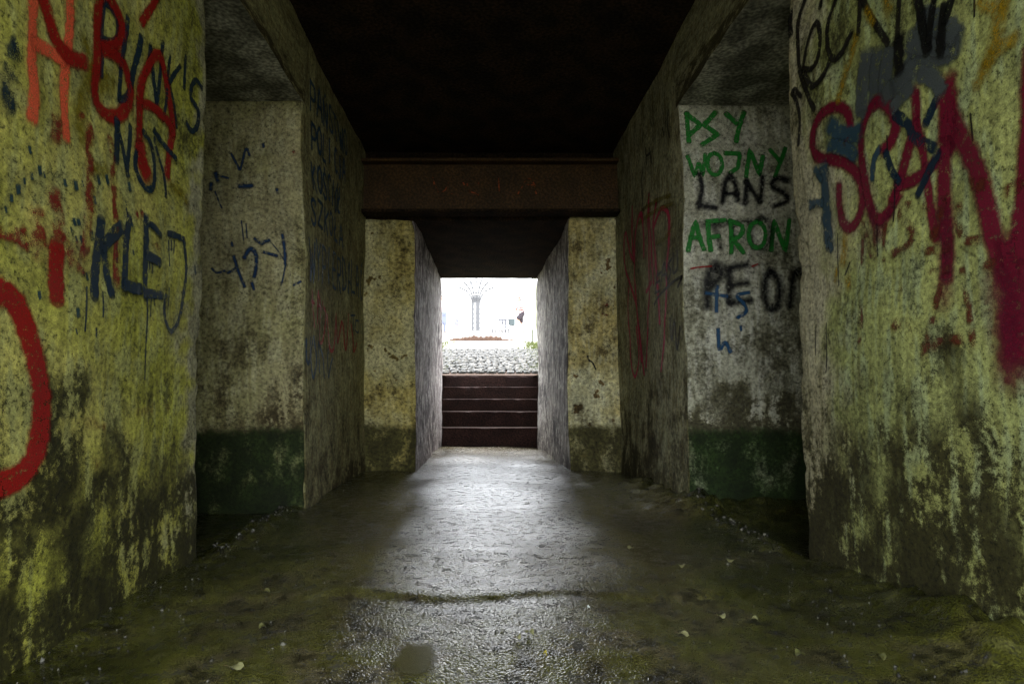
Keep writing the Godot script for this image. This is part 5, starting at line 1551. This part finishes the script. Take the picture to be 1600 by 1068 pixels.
	paint(g, "letter", "ml", "navy_dim", 0.25, "~ 1.35 : 430.3 188.4 425.6 184.7 425.6 177.2 430.3 173.4 435.0 177.2 435.0 184.7 430.3 188.4")
	paint(g, "letter", "ml", "navy_dim", 0.25, "~ 1.35 : 442.2 188.0 442.2 173.0 | ~ 1.35 : 442.2 173.0 450.1 173.3 | ~ 1.35 : 439.9 179.0 446.2 182.8")
	paint(g, "letter", "ml", "navy_dim", 0.25, "~ 1.35 : 456.6 172.6 462.1 187.6 468.4 172.6 | ~ 1.35 : 458.9 178.3 466.0 178.3")
	g = word(left_side_wall, "lowest line of dark blue writing, WYPIERDALAĆ")
	paint(g, "letter", "ml", "navy_dim", 0.25, "~ 1.35 : 373.2 156.6 376.4 132.6 | ~ 1.35 : 376.4 132.6 379.5 149.4 | ~ 1.35 : 379.5 149.4 382.6 132.6 | ~ 1.35 : 382.6 132.6 385.8 156.6")
	paint(g, "letter", "ml", "navy_dim", 0.25, "~ 1.35 : 389.0 160.0 394.0 148.0 | ~ 1.35 : 399.7 160.0 394.0 148.0 | ~ 1.35 : 394.0 148.0 393.7 136.0")
	paint(g, "letter", "ml", "navy_dim", 0.25, "~ 1.35 : 404.8 135.8 404.8 159.8 | ~ 1.35 : 404.8 159.8 414.2 158.6 415.7 152.6 413.4 147.8 404.8 146.6")
	paint(g, "letter", "ml", "navy_dim", 0.25, "~ 1.35 : 423.7 163.2 423.7 139.2")
	paint(g, "letter", "ml", "navy_dim", 0.25, "~ 1.35 : 435.5 139.1 435.5 163.1 | ~ 1.35 : 435.5 163.1 444.1 163.1 | ~ 1.35 : 435.5 151.6 442.5 151.6 | ~ 1.35 : 435.5 139.1 444.4 139.1")
	paint(g, "letter", "ml", "navy_dim", 0.25, "~ 1.35 : 450.5 139.0 450.5 163.0 | ~ 1.35 : 450.5 163.0 459.9 161.8 460.6 155.8 458.3 151.4 450.5 151.0 | ~ 1.35 : 453.6 151.0 460.6 139.0")
	paint(g, "letter", "ml", "navy_dim", 0.25, "~ 1.35 : 466.2 142.3 466.2 166.3 | ~ 1.35 : 466.2 166.3 474.1 162.7 476.4 154.3 474.1 145.2 466.2 142.3")
	paint(g, "letter", "ml", "navy_dim", 0.25, "~ 1.35 : 482.0 142.2 487.5 166.2 493.7 142.2 | ~ 1.35 : 484.3 151.3 491.4 151.3")
	paint(g, "letter", "ml", "navy_dim", 0.25, "~ 1.35 : 496.2 169.6 496.2 145.6 | ~ 1.35 : 496.2 145.6 504.8 146.1")
	paint(g, "letter", "ml", "navy_dim", 0.25, "~ 1.35 : 511.9 145.5 517.4 169.5 523.7 145.5 | ~ 1.35 : 514.3 154.6 521.3 154.6")
	paint(g, "letter", "ml", "navy_dim", 0.25, "~ 1.35 : 537.4 165.7 533.9 169.3 529.2 164.5 528.5 154.9 530.0 147.7 533.9 145.3 537.4 148.2 | ~ 1.35 : 533.2 171.7 535.5 175.3")


# ------------------------------------------------------------------ people in the daylight
func smin(a: float, b: float, k: float) -> float:
	var h := clampf(0.5 + 0.5 * (b - a) / k, 0.0, 1.0)
	return lerpf(b, a, h) - k * h * (1.0 - h)

# tapered capsules [a, b, ra, rb] joined smoothly and meshed by surface nets
func skin(bones: Array, cell: float, k: float) -> ArrayMesh:
	var lo := Vector3.ONE * 1e9
	var hi := -lo
	for b in bones:
		var r := Vector3.ONE * (maxf(b[2], b[3]) + 3.0 * cell)
		lo = lo.min(b[0] - r).min(b[1] - r)
		hi = hi.max(b[0] + r).max(b[1] + r)
	var n := Vector3i(((hi - lo) / cell).ceil()) + Vector3i.ONE
	var f := PackedFloat32Array()
	f.resize(n.x * n.y * n.z)
	f.fill(1.0)
	for b in bones:
		var a0: Vector3 = b[0]
		var ab: Vector3 = b[1] - b[0]
		var l2 := maxf(ab.length_squared(), 1e-9)
		var ext := Vector3.ONE * (maxf(b[2], b[3]) + k + 2.0 * cell)
		var i0 := Vector3i(((a0.min(b[1]) - ext - lo) / cell).floor()).max(Vector3i.ZERO)
		var i1 := Vector3i(((a0.max(b[1]) + ext - lo) / cell).ceil()).min(n - Vector3i.ONE)
		for z in range(i0.z, i1.z + 1):
			for y in range(i0.y, i1.y + 1):
				for x in range(i0.x, i1.x + 1):
					var p := lo + Vector3(x, y, z) * cell
					var t := clampf((p - a0).dot(ab) / l2, 0.0, 1.0)
					var d: float = (p - a0 - ab * t).length() - lerpf(b[2], b[3], t)
					var i := (z * n.y + y) * n.x + x
					f[i] = smin(f[i], d, k)
	var st := SurfaceTool.new()
	st.begin(Mesh.PRIMITIVE_TRIANGLES)
	var ids := {}
	var steps := [1, n.x, n.x * n.y]
	for z in n.z - 1:
		for y in n.y - 1:
			for x in n.x - 1:
				var i := (z * n.y + y) * n.x + x
				var inside := 0
				var sum := Vector3.ZERO
				var cuts := 0
				for c in 8:
					if f[i + (c & 1) + ((c >> 1) & 1) * n.x + (c >> 2) * n.x * n.y] < 0.0: inside += 1
				if inside == 0 or inside == 8: continue
				for c in 8:
					var ia: int = i + (c & 1) + ((c >> 1) & 1) * n.x + (c >> 2) * n.x * n.y
					for ax in 3:
						if (c >> ax) & 1: continue
						var ib: int = ia + steps[ax]
						if (f[ia] < 0.0) != (f[ib] < 0.0):
							var p := Vector3(c & 1, (c >> 1) & 1, c >> 2)
							p[ax] = f[ia] / (f[ia] - f[ib])
							sum += p
							cuts += 1
				ids[i] = ids.size()
				st.add_vertex(lo + (Vector3(x, y, z) + sum / cuts) * cell)
	for i in ids:
		for ax in 3:
			var u: int = steps[(ax + 1) % 3]
			var v: int = steps[(ax + 2) % 3]
			if not (ids.has(i - u) and ids.has(i - v) and ids.has(i - u - v)): continue
			var s0 := f[i] < 0.0
			if s0 == (f[i + steps[ax]] < 0.0): continue
			var q := [ids[i], ids[i - u], ids[i - u - v], ids[i - v]]
			if s0: q = [q[0], q[3], q[2], q[1]]
			for o in [0, 1, 2, 0, 2, 3]: st.add_index(q[o])
	st.generate_normals()
	return st.commit()

# j: joints for a figure of height 1, facing +z, in the order below; hand turned the way the forearm points
func person(label: String, at: Vector3, tall: float, turn: float, j: Dictionary, tones: Dictionary):
	var root := thing("person", label, "person", at)
	root.rotation.y = turn
	var s := tall
	var P := {}
	for k in j: P[k] = j[k] * s
	var skinm := flat("skin_%d" % int(tones.skin.r * 100), tones.skin, 0.6)
	var bones := [
		[P.pelvis, P.waist, 0.085 * s, 0.075 * s], [P.waist, P.chest, 0.072 * s, 0.088 * s], [P.chest, P.neck, 0.08 * s, 0.036 * s], [P.neck, P.head, 0.033 * s, 0.036 * s],
		[P.chest + Vector3(-0.06, 0.05, 0) * s, P.chest + Vector3(0.06, 0.05, 0) * s, 0.06 * s, 0.06 * s],
	]
	for q in ["l", "r"]:
		bones.append([P["shoulder_" + q], P["elbow_" + q], 0.033 * s, 0.025 * s])
		bones.append([P["elbow_" + q], P["wrist_" + q], 0.026 * s, 0.017 * s])
		bones.append([P["hip_" + q], P["knee_" + q], 0.058 * s, 0.036 * s])
		bones.append([P["knee_" + q], P["ankle_" + q], 0.035 * s, 0.022 * s])
		bones.append([P["ankle_" + q], P["toe_" + q], 0.022 * s, 0.018 * s])
	var st := SurfaceTool.new()
	st.begin(Mesh.PRIMITIVE_TRIANGLES)
	st.append_from(skin(bones, 0.018 * s, 0.02 * s), 0, Transform3D())
	# head with chin, nose and ears
	var h: Vector3 = P.head
	var face := Basis(Vector3.UP, j.get("look", Vector3.ZERO).x / 1.0)
	var hb := [[h + face * Vector3(0, 0.055, -0.008) * s, h + face * Vector3(0, 0.045, 0.006) * s, 0.05 * s, 0.05 * s], [h + face * Vector3(0, 0.02, 0.02) * s, h + face * Vector3(0, -0.012, 0.032) * s, 0.034 * s, 0.022 * s],
		[h + face * Vector3(0, 0.038, 0.056) * s, h + face * Vector3(0, 0.018, 0.066) * s, 0.006 * s, 0.009 * s], [h + face * Vector3(-0.051, 0.03, 0) * s, h + face * Vector3(-0.053, 0.012, 0) * s, 0.008 * s, 0.006 * s], [h + face * Vector3(0.051, 0.03, 0) * s, h + face * Vector3(0.053, 0.012, 0) * s, 0.008 * s, 0.006 * s],
		[h + face * Vector3(-0.014, -0.003, 0.047) * s, h + face * Vector3(0.014, -0.003, 0.047) * s, 0.006 * s, 0.006 * s]]
	st.append_from(skin(hb, 0.006 * s, 0.008 * s), 0, Transform3D())
	# hands: palm, four curled fingers, thumb
	for q in ["l", "r"]:
		var w: Vector3 = P["wrist_" + q]
		var d: Vector3 = (w - P["elbow_" + q]).normalized()
		var side := d.cross(Vector3(0, 0, 1)).normalized()
		if side.length() < 0.5: side = Vector3.RIGHT
		var up := side.cross(d)
		var flip := 1.0 if q == "l" else -1.0
		var fb := [[w, w + d * 0.045 * s, 0.014 * s, 0.017 * s], [w + (d * 0.045 - side * 0.014) * s, w + (d * 0.045 + side * 0.014) * s, 0.011 * s, 0.011 * s]]
		for k in 4:
			var root_at: Vector3 = w + (d * 0.05 + side * (k - 1.5) * 0.0115) * s
			var len_: float = [0.026, 0.031, 0.029, 0.022][k] * s
			var mid: Vector3 = root_at + (d * 0.85 + up * 0.4 * flip).normalized() * len_
			fb.append([root_at, mid, 0.0056 * s, 0.005 * s])
			fb.append([mid, mid + (d * 0.35 + up * 0.9 * flip).normalized() * len_ * 0.8, 0.005 * s, 0.0042 * s])
		var tb: Vector3 = w + (d * 0.018 + side * 0.016) * s
		var tm: Vector3 = tb + (d * 0.6 + side * 0.6 + up * 0.3 * flip).normalized() * 0.024 * s
		fb.append([tb, tm, 0.0068 * s, 0.0058 * s])
		fb.append([tm, tm + (d + up * 0.4 * flip).normalized() * 0.018 * s, 0.0056 * s, 0.0048 * s])
		st.append_from(skin(fb, 0.0045 * s, 0.004 * s), 0, Transform3D())
	part(root, "body", st.commit(), skinm)
	for x in [-0.019, 0.019]:
		var e := SphereMesh.new()
		e.radius = 0.006 * s
		e.height = 0.012 * s
		part(root, "eye", e, flat("eye_dark", Color(0.1, 0.08, 0.07), 0.3), h + face * Vector3(x, 0.036, 0.05) * s)
	part(root, "hair", skin([[h + face * Vector3(0, 0.07, -0.014) * s, h + face * Vector3(0, 0.03, -0.028) * s, 0.05 * s, 0.044 * s], [h + face * Vector3(0, 0.085, 0.01) * s, h + face * Vector3(0, 0.08, -0.01) * s, 0.036 * s, 0.04 * s]], 0.008 * s, 0.01 * s), flat("hair_%d" % int(tones.hair.r * 100), tones.hair, 0.7))
	# clothes follow the body
	var g := 0.012 * s
	var shirt := [[P.waist + Vector3(0, -0.05, 0) * s, P.chest, 0.08 * s + g, 0.088 * s + g], [P.chest, P.neck + Vector3(0, -0.03, 0) * s, 0.08 * s + g, 0.045 * s + g], [P.chest + Vector3(-0.06, 0.05, 0) * s, P.chest + Vector3(0.06, 0.05, 0) * s, 0.06 * s + g, 0.06 * s + g]]
	for q in ["l", "r"]: shirt.append([P["shoulder_" + q], P["shoulder_" + q].lerp(P["elbow_" + q], tones.get("sleeve", 0.6)), 0.033 * s + g, 0.028 * s + g])
	part(root, "shirt", skin(shirt, 0.016 * s, 0.02 * s), flat("cloth_%s" % tones.shirt.to_html(), tones.shirt, 0.9))
	if tones.has("stripe"):
		for k in 4:
			var c: Vector3 = P.waist.lerp(P.chest, 0.05 + 0.3 * k)
			var ring := TorusMesh.new()
			ring.inner_radius = 0.088 * s + g * 0.4
			ring.outer_radius = 0.102 * s + g * 0.9
			ring.rings = 20
			ring.ring_segments = 6
			part(root, "stripe", ring, flat("stripe", tones.stripe, 0.9), c)
	var legs := [[P.pelvis, P.waist + Vector3(0, -0.02, 0) * s, 0.088 * s + g, 0.076 * s + g]]
	for q in ["l", "r"]:
		var f: float = tones.get("leg", 0.8)
		legs.append([P["hip_" + q], P["hip_" + q].lerp(P["knee_" + q], minf(f, 1.0)), 0.06 * s + g, 0.044 * s + g * 1.4])
		if f > 1.0: legs.append([P["knee_" + q], P["ankle_" + q], 0.036 * s + g, 0.026 * s + g])
	part(root, "shorts" if tones.get("leg", 0.8) <= 1.0 else "trousers", skin(legs, 0.016 * s, 0.02 * s), flat("cloth_%s" % tones.legs.to_html(), tones.legs, 0.9))
	for q in ["l", "r"]:
		part(root, "shoe", skin([[P["ankle_" + q] + Vector3(0, -0.004, -0.012) * s, P["toe_" + q], 0.03 * s, 0.025 * s]], 0.012 * s, 0.01 * s), flat("shoe", Color(0.55, 0.52, 0.5), 0.7))

func standing() -> Dictionary:
	var j := {"pelvis": Vector3(0, 0.53, 0), "waist": Vector3(0, 0.61, 0.005), "chest": Vector3(0, 0.73, 0), "neck": Vector3(0, 0.845, -0.005), "head": Vector3(0, 0.895, 0.01)}
	for q in [["l", 1.0], ["r", -1.0]]:
		var x: float = q[1]
		j["shoulder_" + q[0]] = Vector3(0.105 * x, 0.80, 0)
		j["elbow_" + q[0]] = Vector3(0.135 * x, 0.63, -0.01)
		j["wrist_" + q[0]] = Vector3(0.135 * x, 0.485, 0.03)
		j["hip_" + q[0]] = Vector3(0.05 * x, 0.51, 0)
		j["knee_" + q[0]] = Vector3(0.055 * x, 0.28, 0.012)
		j["ankle_" + q[0]] = Vector3(0.06 * x, 0.045, -0.01)
		j["toe_" + q[0]] = Vector3(0.07 * x, 0.02, 0.085)
	return j

func build_people():
	var run := standing()
	run.merge({"waist": Vector3(0, 0.60, 0.02), "chest": Vector3(0, 0.72, 0.045), "neck": Vector3(0, 0.83, 0.07), "head": Vector3(0, 0.88, 0.09),
		"shoulder_l": Vector3(0.10, 0.79, 0.06), "shoulder_r": Vector3(-0.10, 0.79, 0.04), "elbow_l": Vector3(0.15, 0.65, -0.05), "wrist_l": Vector3(0.11, 0.64, 0.09), "elbow_r": Vector3(-0.14, 0.64, 0.08), "wrist_r": Vector3(-0.09, 0.72, 0.19),
		"knee_l": Vector3(0.055, 0.37, 0.16), "ankle_l": Vector3(0.06, 0.17, 0.03), "toe_l": Vector3(0.06, 0.12, 0.11), "knee_r": Vector3(-0.055, 0.29, -0.02), "ankle_r": Vector3(-0.06, 0.06, -0.10), "toe_r": Vector3(-0.06, 0.018, -0.02)}, true)
	person("person running past in a pink and white striped shirt and dark shorts", Vector3(1.43, ground_height(27.0), -27.0), 1.52, -1.15, run, {"skin": Color(0.80, 0.62, 0.52), "hair": Color(0.16, 0.12, 0.10), "shirt": Color(0.92, 0.80, 0.80), "stripe": Color(0.72, 0.28, 0.32), "legs": Color(0.20, 0.17, 0.19), "leg": 0.85})
	person("person in blue trousers half hidden by the left passage wall", Vector3(-1.9, ground_height(27.0), -27.0), 1.55, 0.5, standing(), {"skin": Color(0.84, 0.70, 0.62), "hair": Color(0.5, 0.4, 0.33), "shirt": Color(0.90, 0.84, 0.84), "legs": Color(0.45, 0.47, 0.56), "leg": 1.4})
	person("small child in pale clothes standing left of the lattice column", Vector3(-1.36, ground_height(27.6), -27.6), 1.05, 0.9, standing(), {"skin": Color(0.84, 0.70, 0.62), "hair": Color(0.52, 0.47, 0.44), "shirt": Color(0.88, 0.88, 0.9), "legs": Color(0.50, 0.50, 0.60), "leg": 0.8})
	person("person in white clothes standing behind the low railing", Vector3(0.66, ground_height(28.0), -28.0), 1.5, 0.2, standing(), {"skin": Color(0.84, 0.70, 0.62), "hair": Color(0.55, 0.50, 0.48), "shirt": Color(0.92, 0.92, 0.92), "legs": Color(0.80, 0.80, 0.84), "leg": 1.4})
